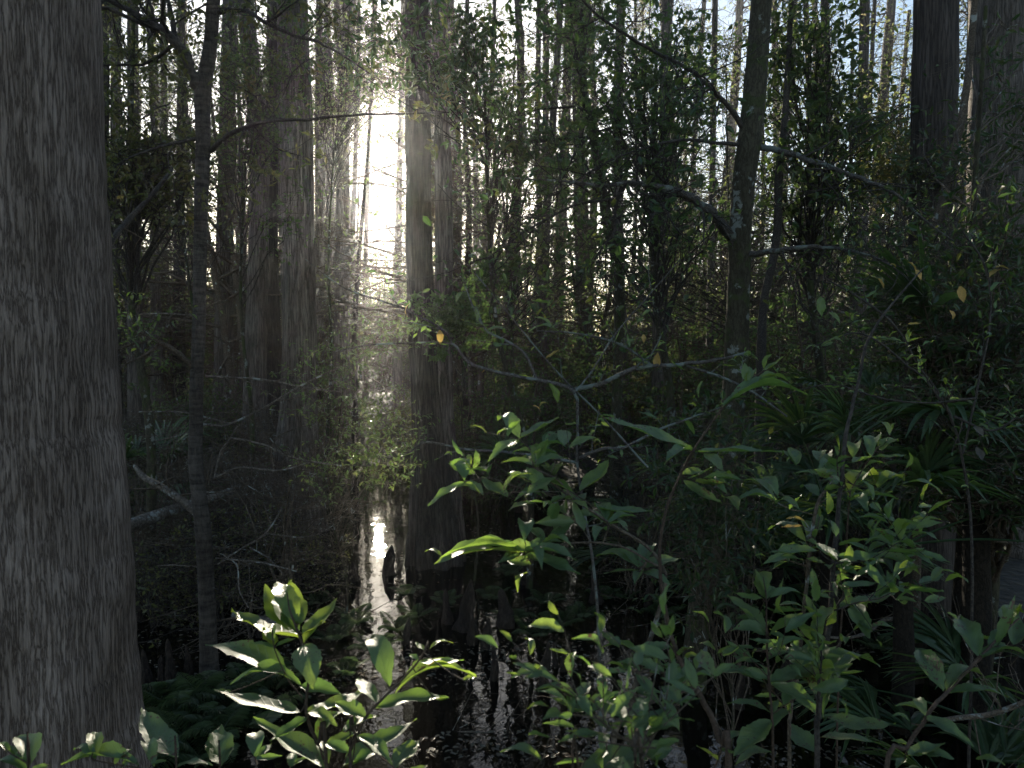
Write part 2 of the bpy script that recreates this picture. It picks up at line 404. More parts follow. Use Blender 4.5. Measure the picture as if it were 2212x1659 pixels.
def sun_gap(P, soft=1.0):
    """the opening in the canopy in front of the low sun"""
    u, v = project(P)
    e = ((u - 815) / 58) ** 2 + ((v - 385) / 110) ** 2
    e2 = ((u - 820) / 95) ** 2 + ((v - 385) / 160) ** 2
    pr = np.where(e < 1, 0.06 * soft, np.where(e2 < 1, 0.5, 1.0))
    return rng.random(len(P)) < pr

def in_sun_lane(P, half=0.8):
    """True for points on the line of sight from the foreground plants to the sun"""
    k = P[:, 1] - 1.2
    cx = 0.05 + k * sd[0] / sd[1]; cz = CAMH - 0.35 + k * sd[2] / sd[1]
    return (P[:, 1] > 1.6) & (np.abs(P[:, 0] - cx) < half) & (np.abs(P[:, 2] - cz) < half * 0.75)

# ================================================================== SETTING
# ground: the peat bed, below the water near the camera and rising to wet land further back
def ground_z(x, y):
    n = fbm(x * 0.011 + 0.31, y * 0.02 + 3.3, 3, 4)
    n2 = fbm(x * 0.06, y * 0.09 + 1.3, 5, 4)
    land = np.clip((y - 13.0 + 3.0 * n) / 6.0, 0, 1)
    right = np.clip((x - 2.6) / 1.5, 0, 1) * np.clip((y - 3) / 4, 0, 1) * 0.75
    left = np.clip((-x - 3.4) / 1.5, 0, 1) * np.clip((y - 7) / 4, 0, 1) * 0.7
    ch = np.clip(1 - ((x + 1.35 + 0.06 * (y - 8)) / 0.55) ** 2, 0, 1) * np.clip((16 - y) / 3, 0, 1)
    l = np.maximum(np.maximum(land, right), left) - ch * 0.8
    return -0.30 + 0.46 * l + 0.07 * n2

gx = np.concatenate([np.linspace(-300, -20, 25), np.linspace(-19, 19, 160), np.linspace(20, 300, 25)])
gy = np.concatenate([np.linspace(-300, -4, 20), np.linspace(-3, 32, 160), np.linspace(33, 400, 40)])
X, Y = np.meshgrid(gx, gy); Z = ground_z(X, Y)
idx = np.arange(X.size).reshape(X.shape)
Fq = np.stack([idx[:-1, :-1], idx[:-1, 1:], idx[1:, 1:], idx[1:, :-1]], -1).reshape(-1, 4)
m, n, out = new_mat('peat_and_leaf_litter')
tc = node(n, "ShaderNodeTexCoord"); nz = node(n, "ShaderNodeTexNoise"); nz.inputs['Scale'].default_value = 9; nz.inputs['Detail'].default_value = 9
n.links.new(tc.outputs['Object'], nz.inputs[0])
r = ramp(n, [(0.3, (0.012, 0.010, 0.008)), (0.55, (0.04, 0.032, 0.022)), (0.75, (0.09, 0.07, 0.045))], nz.outputs[0])
p = node(n, "ShaderNodeBsdfPrincipled"); p.inputs['Roughness'].default_value = 0.85
b = node(n, "ShaderNodeBump"); b.inputs['Distance'].default_value = 0.05
n.links.new(nz.outputs[0], b.inputs['Height']); n.links.new(b.outputs[0], p.inputs['Normal'])
n.links.new(r.outputs[0], p.inputs['Base Color']); n.links.new(p.outputs[0], out.inputs[0])
tag(mesh_obj('ground', np.stack([X, Y, Z], -1).reshape(-1, 3), Fq, m), kind='structure')

# water: black tannin water with a faint ripple
m, n, out = new_mat('black_swamp_water')
p = node(n, "ShaderNodeBsdfPrincipled"); p.inputs['Base Color'].default_value = (0.004, 0.0035, 0.0025, 1)
p.inputs['Roughness'].default_value = 0.015; p.inputs['IOR'].default_value = 1.333
tc = node(n, "ShaderNodeTexCoord"); mp = node(n, "ShaderNodeMapping"); mp.inputs['Scale'].default_value = (1.0, 1.0, 1.0)
n.links.new(tc.outputs['Object'], mp.inputs[0])
n1 = node(n, "ShaderNodeTexNoise"); n1.inputs['Scale'].default_value = 3.0; n1.inputs['Detail'].default_value = 3
n2 = node(n, "ShaderNodeTexNoise"); n2.inputs['Scale'].default_value = 24.0; n2.inputs['Detail'].default_value = 2
n.links.new(mp.outputs[0], n1.inputs[0]); n.links.new(mp.outputs[0], n2.inputs[0])
ad = node(n, "ShaderNodeMath", operation='MULTIPLY_ADD'); ad.inputs[1].default_value = 0.05
n.links.new(n2.outputs[0], ad.inputs[0]); n.links.new(n1.outputs[0], ad.inputs[2])
b = node(n, "ShaderNodeBump"); b.inputs['Strength'].default_value = 0.4; b.inputs['Distance'].default_value = 0.008
n.links.new(ad.outputs[0], b.inputs['Height']); n.links.new(b.outputs[0], p.inputs['Normal'])
n.links.new(p.outputs[0], out.inputs[0])
wx = np.linspace(-300, 300, 31); wy = np.linspace(-280, 380, 34); X, Y = np.meshgrid(wx, wy)
idx = np.arange(X.size).reshape(X.shape)
Fq = np.stack([idx[:-1, :-1], idx[:-1, 1:], idx[1:, 1:], idx[1:, :-1]], -1).reshape(-1, 4)
tag(mesh_obj('water', np.stack([X, Y, 0 * X], -1).reshape(-1, 3), Fq, m, smooth=False), kind='structure')

def zbase(x, y):
    return float(ground_z(np.array([x]), np.array([y]))[0])

# ================================================================== HERO TREES
def px_path(pts, D, D2=None, extend_top=None, down=None):
    """pts [(u,v,w)] at forward distance D (to D2) -> P (k,3), R"""
    k = len(pts); out = []; rad = []
    for i, (u, v, w) in enumerate(pts):
        d = D if D2 is None else D + (D2 - D) * i / (k - 1)
        q = at(u, v, d); out.append(q); rad.append(w / 2 / F * d)
    return np.array(out), np.array(rad)

def limb(name, pts, D, D2, mat, parent, k=None, sides=7):
    P, R = px_path(pts, D, D2)
    k = k or max(6, 3 * len(pts))
    Pk = catmull(P, k); Rk = np.interp(np.linspace(0, 1, k), np.linspace(0, 1, len(R)), R)
    Pk[1:-1] += rng.normal(size=(k - 2, 3)) * Rk[1:-1, None] * 0.25
    V, Fq = tubes(Pk[None], Rk[None], sides)
    mesh_obj(name, V, Fq, mat, parent)
    return Pk, Rk

def hero(name, label, cat, pts, D, mat, D2=None, top=16.0, sides=40, flute=0.0, rough=0.04, k=90, group=None, flare=1.0, nfl=7, lean=(0, 0), ztaper=0.45):
    """pts run from top of the picture down; trunk is carried on to the ground and up out of frame"""
    P, R = px_path(pts, D, D2)
    order = np.argsort(P[:, 2]); P = P[order]; R = R[order]
    zb = zbase(P[0, 0], P[0, 1]) - 0.25
    if P[0, 2] > zb + 0.02:
        lo = P[0].copy(); lo[2] = zb
        P = np.vstack([lo, P]); R = np.concatenate([[R[0] * (1 + 0.35 * flare)], R])
    else:
        P[0, 2] = zb
    if top and P[-1, 2] < top:
        dirn = (P[-1] - P[-2]) / (P[-1, 2] - P[-2, 2]); dirn = dirn * 0.5 + np.array([lean[0], lean[1], 0.5]); dirn /= dirn[2]
        P = np.vstack([P, P[-1] + dirn * (top - P[-1, 2])]); R = np.concatenate([R, [R[-1] * ztaper]])
    zz = np.linspace(0, 1, k)
    cum = np.concatenate([[0], np.cumsum(np.linalg.norm(np.diff(P, axis=0), axis=1))]); cum /= cum[-1]
    s = zz ** 1.25
    Pk = np.stack([np.interp(s, cum, P[:, j]) for j in range(3)], -1); Rk = np.interp(s, cum, R)
    for _ in range(3):
        Pk[1:-1] = (Pk[:-2] + 2 * Pk[1:-1] + Pk[2:]) / 4; Rk[1:-1] = (Rk[:-2] + 2 * Rk[1:-1] + Rk[2:]) / 4
    base = Pk[0].copy(); base[2] = max(base[2], zbase(base[0], base[1]))
    e = empty(name, base, label, cat, group)
    V, Fq = trunk_mesh(Pk, Rk, sides, int(D * 100), flute, 1.1, rough, nfl)
    mesh_obj('trunk', V, Fq, mat, e)
    return e, Pk, Rk

def crown(parent, Pm, Rm, mat_leaf, mat_twig, n1=14, l1=(0.8, 1.8), n2=6, l2=(0.3, 0.8), n3=4, l3=(0.1, 0.3), nl=4, size=0.06, tmin=0.3, tmax=1.0, keep=None, tpl=T_FOLD, up=0.5, b1=(0, 0, 0.15), s1=0.8, aspect=0.45, droop=0.1, twigs=True, rmin=0.0016, jitter=0.0, rf1=0.35, crown_name='crown'):
    P1, R1 = grow(Pm, Rm, n1, l1, s1, b1, 6, 0.22, tmin, tmax, rf1, 0.35, 0.004)
    P2, R2 = grow(P1, R1, n2, l2, 0.65, (0, 0, 0.05), 5, 0.25, 0.15, 1.0, 0.6, 0.4, rmin)
    P3, R3 = grow(P2, R2, n3, l3, 0.6, (0, 0, 0.0), 4, 0.25, 0.15, 1.0, 0.7, 0.5, rmin * 0.8)
    if keep is not None:
        for_keep = lambda P: keep(P[:, -1])
        k2 = for_keep(P2); P2, R2 = P2[k2], R2[k2]
        k3 = for_keep(P3); P3, R3 = P3[k3], R3[k3]
    LV = leaves_on(P3, R3, nl, size, up, 0.75, 0.1, aspect, tpl, keep, droop, jitter)
    if twigs:
        tw = [tubes(P1, R1, 5), tubes(P2, R2, 3), tubes(P3, R3, 3)]
        V, Fq = join(tw); mesh_obj('branches', V, Fq, mat_twig, parent)
    mesh_obj(crown_name, LV[0], LV[1], mat_leaf, parent, smooth=False)
    return P1, R1

# --- big weathered cypress at the left edge
e, P_, R__ = hero('cypress_tree', 'huge weathered grey cypress trunk filling the left edge of the view', 'tree',
     [(-20, 0, 420), (-19, 400, 445), (-18, 700, 480), (-14, 1000, 520), (-12, 1300, 560), (-10, 1600, 600), (-10, 1860, 700)], 3.6,
     'cypress_near', top=15, sides=420, flute=0.03, rough=0.022, k=500, nfl=9)

# --- slim tree with ringed bark, forked
e, Pm, Rm = hero('forked_tree', 'slim dark tree with ringed bark forking high beside the big left cypress', 'tree',
     [(466, -60, 26), (460, 0, 27), (456, 90, 27), (447, 150, 29), (436, 200, 33), (440, 300, 28), (435, 420, 28), (432, 560, 27), (430, 700, 27), (424, 850, 28), (422, 1000, 30), (438, 1130, 34), (445, 1250, 36), (450, 1400, 39), (452, 1485, 46)], 5.5,
     'ringed', top=10, sides=28, rough=0.07, k=200)
FORK = e
forks = []
forks.append(limb('branch', [(434, 205, 26), (418, 165, 24), (395, 110, 22), (370, 78, 19), (330, 52, 16), (290, 30, 13), (235, 2, 10), (190, -25, 7)], 5.5, 5.2, 'ringed', e))
forks.append(limb('branch', [(380, 92, 13), (373, 50, 11), (362, 0, 9), (350, -60, 7)], 5.45, 5.5, 'ringed', e))
forks.append(limb('branch', [(385, 88, 9), (340, 65, 9), (290, 45, 8), (230, 18, 8), (205, 25, 6), (190, 40, 5)], 5.4, 5.0, 'ringed', e))
forks.append(limb('branch', [(456, 325, 12), (485, 300, 10), (530, 275, 9), (590, 260, 8), (660, 258, 7), (740, 250, 6), (830, 247, 5), (900, 245, 4), (970, 243, 3)], 5.5, 4.6, 'dark_twig', e))
forks.append(limb('branch', [(430, 298, 8), (385, 308, 7), (330, 322, 6), (270, 345, 4), (225, 380, 3)], 5.5, 5.0, 'dark_twig', e))
forks.append(limb('branch', [(470, 28, 11), (500, 18, 10), (540, 28, 9), (580, 52, 8), (640, 78, 7), (690, 92, 6), (740, 120, 5), (800, 160, 3)], 5.5, 4.9, 'dark_twig', e))
lowb = []
lowb.append(limb('branch', [(418, 795, 13), (385, 765, 11), (350, 742, 10), (315, 735, 8), (280, 745, 6), (232, 765, 5)], 5.5, 5.1, 'twig', e))
lowb.append(limb('branch', [(345, 742, 7), (315, 765, 5), (275, 785, 4), (235, 797, 3)], 5.4, 5.0, 'twig', e))
lowb.append(limb('branch', [(340, 735, 5), (290, 715, 4), (232, 698, 3)], 5.3, 5.2, 'twig', e))
Pf = np.array([catmull(p, 8) for p, r in forks]); Rf = np.array([np.interp(np.linspace(0, 1, 8), np.linspace(0, 1, len(r)), r) for p, r in forks])
crown(e, Pf, Rf, 'leaf_olive', 'dark_twig', 8, (0.35, 0.9), 4, (0.15, 0.45), 3, (0.06, 0.2), 4, 0.055, 0.15, 1.0, sun_gap, b1=(0, 0, -0.1), rf1=0.45)
Pl = np.array([catmull(p, 8) for p, r in lowb]); Rl = np.array([np.interp(np.linspace(0, 1, 8), np.linspace(0, 1, len(r)), r) for p, r in lowb])
crown(e, Pl, Rl, 'leaf_yellowgreen', 'twig', 4, (0.2, 0.5), 3, (0.1, 0.25), 2, (0.04, 0.1), 2, 0.05, 0.3, 1.0, b1=(0, 0, 0.1), crown_name='low_foliage')

# --- mid cypresses
hero('cypress_tree', 'broad fluted cypress standing left of the low sun with a flared base in black water', 'tree',
     [(632, 0, 64), (636, 150, 66), (640, 300, 70), (645, 550, 68), (648, 750, 70), (645, 880, 76), (642, 980, 90), (640, 1080, 108), (640, 1150, 128)], 10.3,
     'cypress', top=20, sides=120, flute=0.13, rough=0.05, k=200, nfl=9)
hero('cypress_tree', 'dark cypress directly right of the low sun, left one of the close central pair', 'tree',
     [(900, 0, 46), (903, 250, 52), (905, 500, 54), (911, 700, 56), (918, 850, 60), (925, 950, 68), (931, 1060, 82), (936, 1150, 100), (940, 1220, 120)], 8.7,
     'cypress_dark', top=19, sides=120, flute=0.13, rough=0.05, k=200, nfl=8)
hero('cypress_tree', 'thinner cypress close behind the right side of the dark central one', 'tree',
     [(948, 0, 30), (952, 200, 32), (958, 400, 37), (960, 550, 38), (957, 750, 38), (960, 900, 42), (966, 1050, 54), (970, 1160, 72)], 9.6,
     'cypress', top=18, sides=80, flute=0.12, rough=0.05, k=160)
hero('cypress_tree', 'pale grey straight cypress between forked tree and fluted one, left of two', 'tree',
     [(497, 0, 28), (492, 200, 33), (488, 400, 34), (485, 600, 36), (484, 800, 42), (484, 950, 55)], 15.5, 'cypress', top=22, sides=48, flute=0.08, k=90)
hero('cypress_tree', 'pale cypress leaning slightly right, touching the broad fluted one from the left', 'tree',
     [(528, 0, 34), (540, 120, 36), (552, 220, 38), (562, 330, 42), (560, 450, 40), (556, 600, 44), (552, 800, 46), (548, 1000, 62)], 13.2, 'cypress', top=21, sides=60, flute=0.1, k=110)
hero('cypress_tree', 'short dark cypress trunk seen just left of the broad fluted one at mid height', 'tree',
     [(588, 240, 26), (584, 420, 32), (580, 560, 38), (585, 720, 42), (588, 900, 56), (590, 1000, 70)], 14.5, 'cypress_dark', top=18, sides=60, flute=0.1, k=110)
hero('cypress_tree', 'straight pale trunk silhouetted just left of the bright sun gap', 'tree',
     [(752, 0, 24), (745, 150, 25), (741, 350, 27), (740, 570, 30), (738, 800, 36)], 19.5, 'cypress', top=24, sides=36, flute=0.06, k=70)
hero('cypress_tree', 'thin dark leaning stem crossing the lower sun gap', 'tree',
     [(805, 100, 5), (797, 300, 6), (787, 420, 8), (775, 560, 10), (765, 700, 12)], 17.0, 'cypress_dark', top=16, sides=12, k=50)
hero('cypress_tree', 'thin trunk glowing at the right edge of the sun gap', 'tree',
     [(872, 0, 11), (866, 250, 12), (862, 420, 14), (858, 600, 16)], 26.0, 'cypress', top=24, sides=16, k=40)
hero('cypress_tree', 'dim thin trunk rising above the brightest part of the sun gap', 'tree',
     [(812, -20, 9), (800, 250, 8), (796, 300, 9), (788, 640, 11)], 38.0, 'cypress', top=26, sides=14, k=40)

# --- curved slender tree right of centre
e, Pm, Rm = hero('crooked_tree', 'crooked slender tree curving down through the green foliage right of centre', 'tree',
     [(1262, 40, 13), (1258, 180, 16), (1275, 260, 20), (1292, 340, 22), (1302, 420, 22), (1315, 500, 21), (1335, 580, 22), (1340, 650, 20), (1337, 740, 21), (1332, 900, 24)], 10.5,
     'mossy', top=9, sides=20, rough=0.06, k=110)
crown(e, Pm[None, -60:], Rm[None, -60:], 'leaf_bright', 'dark_twig', 40, (0.7, 2.0), 5, (0.3, 0.9), 3, (0.15, 0.4), 5, 0.085, 0.15, 1.0, sun_gap, tpl=T_MAPLE, aspect=0.9)

# --- lichen-spotted tree on the right
e, Pm, Rm = hero('lichened_tree', 'mossy tree with white lichen patches and long side branches, right of centre', 'tree',
     [(1648, -30, 42), (1640, 60, 43), (1632, 180, 46), (1620, 300, 50), (1606, 400, 49), (1598, 500, 47), (1595, 620, 49), (1590, 800, 52), (1577, 960, 52), (1562, 1080, 52), (1536, 1190, 52), (1514, 1300, 53), (1500, 1420, 55), (1494, 1520, 62)], 5.4,
     'mossy', top=9.5, sides=48, rough=0.05, k=260)
LICH = e
br = []
br.append(limb('branch', [(1592, 520, 26), (1565, 492, 24), (1530, 455, 21), (1490, 425, 18), (1440, 408, 16), (1390, 400, 13), (1345, 396, 10), (1300, 402, 7), (1230, 392, 5), (1105, 384, 3)], 5.4, 4.6, 'lichen_twig', e))
br.append(limb('branch', [(1352, 398, 12), (1335, 425, 12), (1325, 455, 9), (1327, 500, 7), (1295, 545, 5), (1245, 620, 4)], 4.95, 4.7, 'dark_twig', e))
br.append(limb('branch', [(1640, 318, 14), (1690, 328, 13), (1750, 345, 12), (1820, 370, 11), (1880, 395, 9), (1930, 415, 7), (1990, 470, 5), (2060, 520, 3)], 5.4, 4.6, 'lichen_twig', e))
br.append(limb('branch', [(1605, 555, 15), (1650, 545, 13), (1700, 537, 11), (1760, 533, 9), (1830, 540, 7), (1900, 560, 5), (1960, 600, 3)], 5.4, 4.7, 'lichen_twig', e))
br.append(limb('branch', [(1612, 285, 13), (1575, 235, 11), (1530, 185, 10), (1490, 150, 9), (1430, 120, 8), (1370, 85, 7), (1300, 40, 6), (1240, -20, 5)], 5.4, 4.8, 'dark_twig', e))
br.append(limb('branch', [(1600, 312, 10), (1540, 308, 8), (1475, 303, 7), (1410, 315, 5), (1320, 345, 4), (1200, 420, 3)], 5.4, 4.7, 'dark_twig', e))
br.append(limb('branch', [(1318, 430, 6), (1240, 445, 5), (1150, 490, 4), (1050, 560, 3)], 4.9, 4.4, 'dark_twig', e))
Pb = np.array([catmull(p, 8) for p, r in br]); Rb = np.array([np.interp(np.linspace(0, 1, 8), np.linspace(0, 1, len(r)), r) for p, r in br])
crown(e, Pb, Rb, 'leaf_dark', 'dark_twig', 16, (0.35, 1.0), 5, (0.12, 0.5), 3, (0.06, 0.2), 1, 0.06, 0.2, 1.0, sun_gap, b1=(0, 0, -0.25), rf1=0.4)

e, Pm, Rm = hero('young_tree', 'thin dark bent tree just behind the right side of the lichened trunk', 'tree',
     [(1700, 200, 12), (1692, 300, 14), (1680, 390, 16), (1683, 470, 17), (1672, 560, 18), (1650, 640, 18), (1645, 720, 20)], 8.2, 'dark_twig', top=8, sides=16, rough=0.08, k=90)
YT = (e, Pm, Rm)
# --- right-hand cypresses
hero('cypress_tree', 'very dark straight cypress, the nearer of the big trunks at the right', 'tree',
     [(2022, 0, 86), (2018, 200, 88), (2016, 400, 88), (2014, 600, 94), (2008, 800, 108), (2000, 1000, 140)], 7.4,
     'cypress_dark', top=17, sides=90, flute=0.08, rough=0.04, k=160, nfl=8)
hero('cypress_tree', 'grey cypress in the upper right corner behind hanging vine stems', 'tree',
     [(2152, 0, 100), (2152, 200, 102), (2150, 400, 108), (2148, 600, 116), (2145, 900, 140)], 9.2,
     'cypress', top=18, sides=90, flute=0.1, rough=0.05, k=140, nfl=8)
e, Pm, Rm = hero('young_tree', 'slim pale sapling leaning between the two big right-hand trunks', 'tree',
     [(2108, -20, 12), (2098, 100, 14), (2085, 220, 15), (2062, 330, 16), (2040, 420, 17), (2010, 520, 17), (1990, 640, 18)], 6.3, 'twig', top=7, sides=14, rough=0.06, k=80)
for pts in ([(2200, 60, 9), (2180, 180, 9), (2165, 330, 10), (2172, 480, 11)], [(2150, 150, 6), (2140, 300, 7), (2150, 450, 8)], [(2212, 180, 8), (2195, 330, 9), (2200, 480, 9)]):
    pass
hero('cypress_tree', 'thin trunk standing in a gap of the upper right foliage', 'tree',
     [(1440, 0, 19), (1437, 160, 19), (1430, 400, 21), (1424, 600, 24), (1422, 760, 26)], 14.0, 'cypress', top=17, sides=24, k=60, flute=0.06)
hero('cypress_tree', 'grey trunk above the centre with a bright gap on its right side', 'tree',
     [(1118, 0, 15), (1126, 120, 16), (1124, 300, 18), (1105, 560, 20), (1098, 700, 24)], 17.0, 'cypress', top=18, sides=24, k=60, flute=0.06)


for (pts, D, lab, mt) in [
    ([(226, 0, 20), (224, 300, 22), (222, 550, 24), (220, 800, 28)], 13.0, 'thin dark trunk closest to the right edge of the huge left one', 'cypress_dark'),
    ([(252, 0, 19), (249, 300, 20), (246, 700, 24)], 16.0, 'brownish thin trunk, second from the huge left one', 'cypress'),
    ([(286, 0, 22), (288, 250, 24), (290, 500, 26), (292, 760, 32)], 14.0, 'grey furrowed trunk midway between the huge left one and forked tree', 'cypress'),
    ([(322, 60, 12), (335, 300, 15), (334, 560, 20), (338, 760, 24)], 17.0, 'slightly bent grey trunk left of the forked tree', 'cypress'),
    ([(352, 0, 12), (355, 300, 14), (352, 700, 18)], 21.0, 'faint slim trunk immediately left of the forked tree', 'cypress'),
    ([(392, 200, 17), (388, 420, 19), (386, 760, 26)], 18.0, 'straight dim trunk just behind the fork of the ringed tree', 'cypress_dark'),
    ([(690, 0, 14), (688, 260, 16), (690, 520, 18), (688, 700, 22)], 21.0, 'narrow pale trunk in the light right of the broad fluted cypress', 'cypress'),
    ([(706, 0, 8), (712, 300, 9), (704, 620, 11)], 30.0, 'very thin pale stem between the fluted cypress and the sun gap', 'cypress'),
    ([(1010, 0, 9), (1002, 220, 10), (1015, 480, 12), (1008, 640, 14)], 16.0, 'slim dark stem right of the central cypress pair', 'cypress_dark'),
    ([(1165, 0, 11), (1160, 260, 12), (1168, 560, 14)], 20.0, 'thin stem in the bright lace above the centre', 'cypress'),
    ([(1545, 0, 12), (1540, 300, 13), (1535, 640, 16)], 18.0, 'thin straight trunk left of the lichened tree', 'cypress'),
    ([(1785, 0, 12), (1790, 260, 13), (1788, 600, 17)], 16.0, 'thin trunk behind the dense green crown on the right', 'cypress_dark'),
    ([(1868, 0, 20), (1862, 300, 22), (1858, 620, 27)], 14.0, 'pale trunk half hidden left of the dark right cypress', 'cypress')]:
    hero('cypress_tree', lab, 'tree', pts, D, mt, top=18, sides=28, flute=0.08, k=70)
CLUST = 0.86
# ================================================================== LEAFY TREES WHOSE CROWNS ARE SEEN BY REGION
def blob_tree(name, label, cat, base_uvD, blobs, mat_leaf, mat_twig='dark_twig', trunk_w=0.06, size=0.06, nl=5, tpl=T_FOLD, aspect=0.45, group=None, keep=None, top=None, up=0.45, base_z=None, n3=5, l3=(0.12, 0.4), trunk_mat='mossy', twig_r=0.0016, gapfrac=0.0, droop=0.15, lo=0.82):
    """a tree rooted at a ground spot whose limbs carry leaf clusters inside the given volumes
    blobs: (u, v, D, ru, rv, rd_metres, n_clusters)"""
    bu, bD = base_uvD
    b = at(bu, 760, bD); b[2] = zbase(b[0], b[1])
    cl = []
    for (u, v, D, ru, rv, rd, nc) in blobs:
        nc = int(round(nc * (CLUST if v < 560 else 1.0)))
        q = norm(rng.normal(size=(nc, 3))) * (rng.random((nc, 1)) ** 0.4)
        c0 = at(u, v, D); s = D / F
        cl.append(c0 + q * np.array([ru * s, rd, rv * s]))
    cl = np.vstack(cl)
    if keep is not None: cl = cl[keep(cl)]
    cl = cl[cl[:, 2] > 0.3]
    e = empty(name, b, label, cat, group)
    ztop = top or cl[:, 2].max() * 0.95
    cc = cl[:, :2].mean(0)
    tp = catmull([b - [0, 0, .2], b + [(cc[0] - b[0]) * 0.12 + 0.1, (cc[1] - b[1]) * 0.12, ztop * 0.3], b + [(cc[0] - b[0]) * 0.35 - 0.08, (cc[1] - b[1]) * 0.35, ztop * 0.6], [b[0] + (cc[0] - b[0]) * 0.6, b[1] + (cc[1] - b[1]) * 0.6, ztop]], 40)
    tr = np.linspace(1, 0.25, 40) * trunk_w
    V, Fq = trunk_mesh(tp, tr, 14, int(bu), 0.0, 1, 0.07); mesh_obj('trunk', V, Fq, trunk_mat, e)
    # limbs: from trunk at a bit below cluster height
    t = np.clip((cl[:, 2] * rng.uniform(lo, 0.97, len(cl))) / ztop, 0.15, 0.97)
    i = (t * 39).astype(int); s0 = tp[i]; r0 = tr[i]
    k = 7; ts = np.linspace(0, 1, k)[None, :, None]
    mid = (s0 + cl) / 2 + rng.normal(size=cl.shape) * 0.12 * np.linalg.norm(cl - s0, axis=1)[:, None] + [0, 0, 0.05]
    P1 = (1 - ts) ** 2 * s0[:, None] + 2 * ts * (1 - ts) * mid[:, None] + ts ** 2 * cl[:, None]
    P1[:, 1:-1] += rng.normal(size=(len(cl), k - 2, 3)) * 0.03
    if keep is not None:
        kk = ~(in_sun_lane(P1.reshape(-1, 3)).reshape(len(P1), k).any(1)); P1 = P1[kk]; r0 = r0[kk]; cl = cl[kk]
    R1 = np.minimum(r0 * 0.45, 0.018)[:, None] * np.linspace(1, 0.22, k)[None]
    P2, R2 = grow(P1, R1, 5, (0.25, 0.7), 0.7, (0, 0, 0.03), 5, 0.25, 0.55, 1.0, 0.7, 0.4, twig_r, flat=0.5)
    P3, R3 = grow(P2, R2, n3, l3, 0.65, (0, 0, 0), 4, 0.25, 0.1, 1.0, 0.7, 0.5, twig_r * 0.8, flat=0.5)
    if keep is not None:
        kk = keep(P2[:, -1]); P2, R2 = P2[kk], R2[kk]
        kk = keep(P3[:, -1]); P3, R3 = P3[kk], R3[kk]
    V, Fq = join([tubes(P1, R1, 5), tubes(P2, R2, 3), tubes(P3, R3, 3)])
    mesh_obj('branches', V, Fq, mat_twig, e)
    V, Fq = leaves_on(P3, R3, nl, size, up, 0.75, 0.05, aspect, tpl, keep, droop)
    mesh_obj('crown', V, Fq, mat_leaf, e, smooth=False)
    return e

def both(P):
    return sun_gap(P) & ~in_sun_lane(P)
def off_lane(P):
    return ~in_sun_lane(P)

blob_tree('leafy_tree', 'olive leafed young tree between the big left cypress and the forked tree', 'tree', (300, 7.5),
          [(280, 120, 7.5, 90, 150, 1.0, 12), (310, 260, 7.2, 120, 60, 0.8, 26), (290, 360, 7.5, 100, 70, 0.8, 18), (260, 560, 8.5, 60, 60, 0.6, 6), (390, 420, 7.5, 40, 60, 0.5, 6)], 'leaf_olive', size=0.075, nl=2, keep=both)
blob_tree('leafy_tree', 'green small-leafed tree in front of the pale left cypresses', 'tree', (520, 9.5),
          [(520, 240, 9.0, 90, 120, 0.7, 22), (560, 130, 8.5, 120, 90, 0.8, 14), (640, 120, 8.0, 80, 120, 0.7, 16), (630, 420, 8.5, 40, 40, 0.4, 5)], 'leaf_can', size=0.06, nl=2, keep=both, trunk_w=0.035)
blob_tree('leafy_tree', 'dark tree whose hanging leaves are silhouetted above the low sun', 'tree', (1140, 7.8),
          [(770, 110, 7.0, 150, 120, 0.9, 26), (900, 120, 7.0, 110, 130, 0.7, 24), (1000, 180, 7.0, 120, 110, 0.8, 40), (1120, 200, 7.0, 110, 100, 0.8, 34), (1010, 60, 7.5, 120, 50, 0.8, 14)], 'leaf_dark', size=0.085, nl=2, n3=4, keep=both, droop=0.5, trunk_w=0.04, lo=0.85)
blob_tree('leafy_tree', 'bushy dark green tree filling the space left of the lichened trunk', 'tree', (1440, 9.5),
          [(1300, 90, 9.0, 120, 110, 1.0, 22), (1420, 230, 9.0, 130, 120, 1.0, 32), (1500, 100, 9.0, 110, 120, 1.0, 22), (1280, 260, 9.5, 110, 100, 0.8, 16), (1480, 420, 9.0, 120, 90, 0.9, 20), (1380, 520, 10.0, 120, 60, 0.9, 12)], 'leaf_bright', size=0.08, nl=2, n3=3, tpl=T_MAPLE, aspect=0.85, trunk_w=0.07)
blob_tree('leafy_tree', 'dense dark green tree between the lichened trunk and the dark right cypress', 'tree', (1760, 9.0),
          [(1760, 100, 8.5, 110, 130, 1.0, 28), (1850, 260, 8.5, 90, 130, 1.0, 20), (1720, 280, 8.0, 90, 130, 1.0, 20), (1800, 420, 8.5, 110, 80, 0.9, 16), (1700, 30, 8.0, 100, 60, 0.8, 10), (1740, 520, 9.5, 110, 60, 0.9, 8)], 'leaf_can', size=0.085, nl=2, n3=4, trunk_w=0.07, aspect=0.55)
blob_tree('leafy_tree', 'tangled dark shrub tree crowding the right edge at eye level', 'tree', (2130, 5.2),
          [(2100, 330, 6.2, 130, 100, 0.8, 16), (2120, 520, 5.5, 120, 110, 0.8, 40), (2050, 660, 5.2, 150, 100, 0.8, 34), (2150, 800, 5.0, 120, 120, 0.8, 34), (1950, 640, 5.2, 90, 90, 0.6, 12), (2000, 900, 5.0, 150, 80, 0.7, 32), (2150, 1020, 4.6, 90, 90, 0.5, 24), (2210, 200, 6.5, 70, 160, 0.8, 18), (2120, 620, 6.5, 150, 200, 0.6, 40)], 'leaf_dark', mat_twig='twig', size=0.07, nl=2, trunk_w=0.05, n3=4, aspect=0.35)
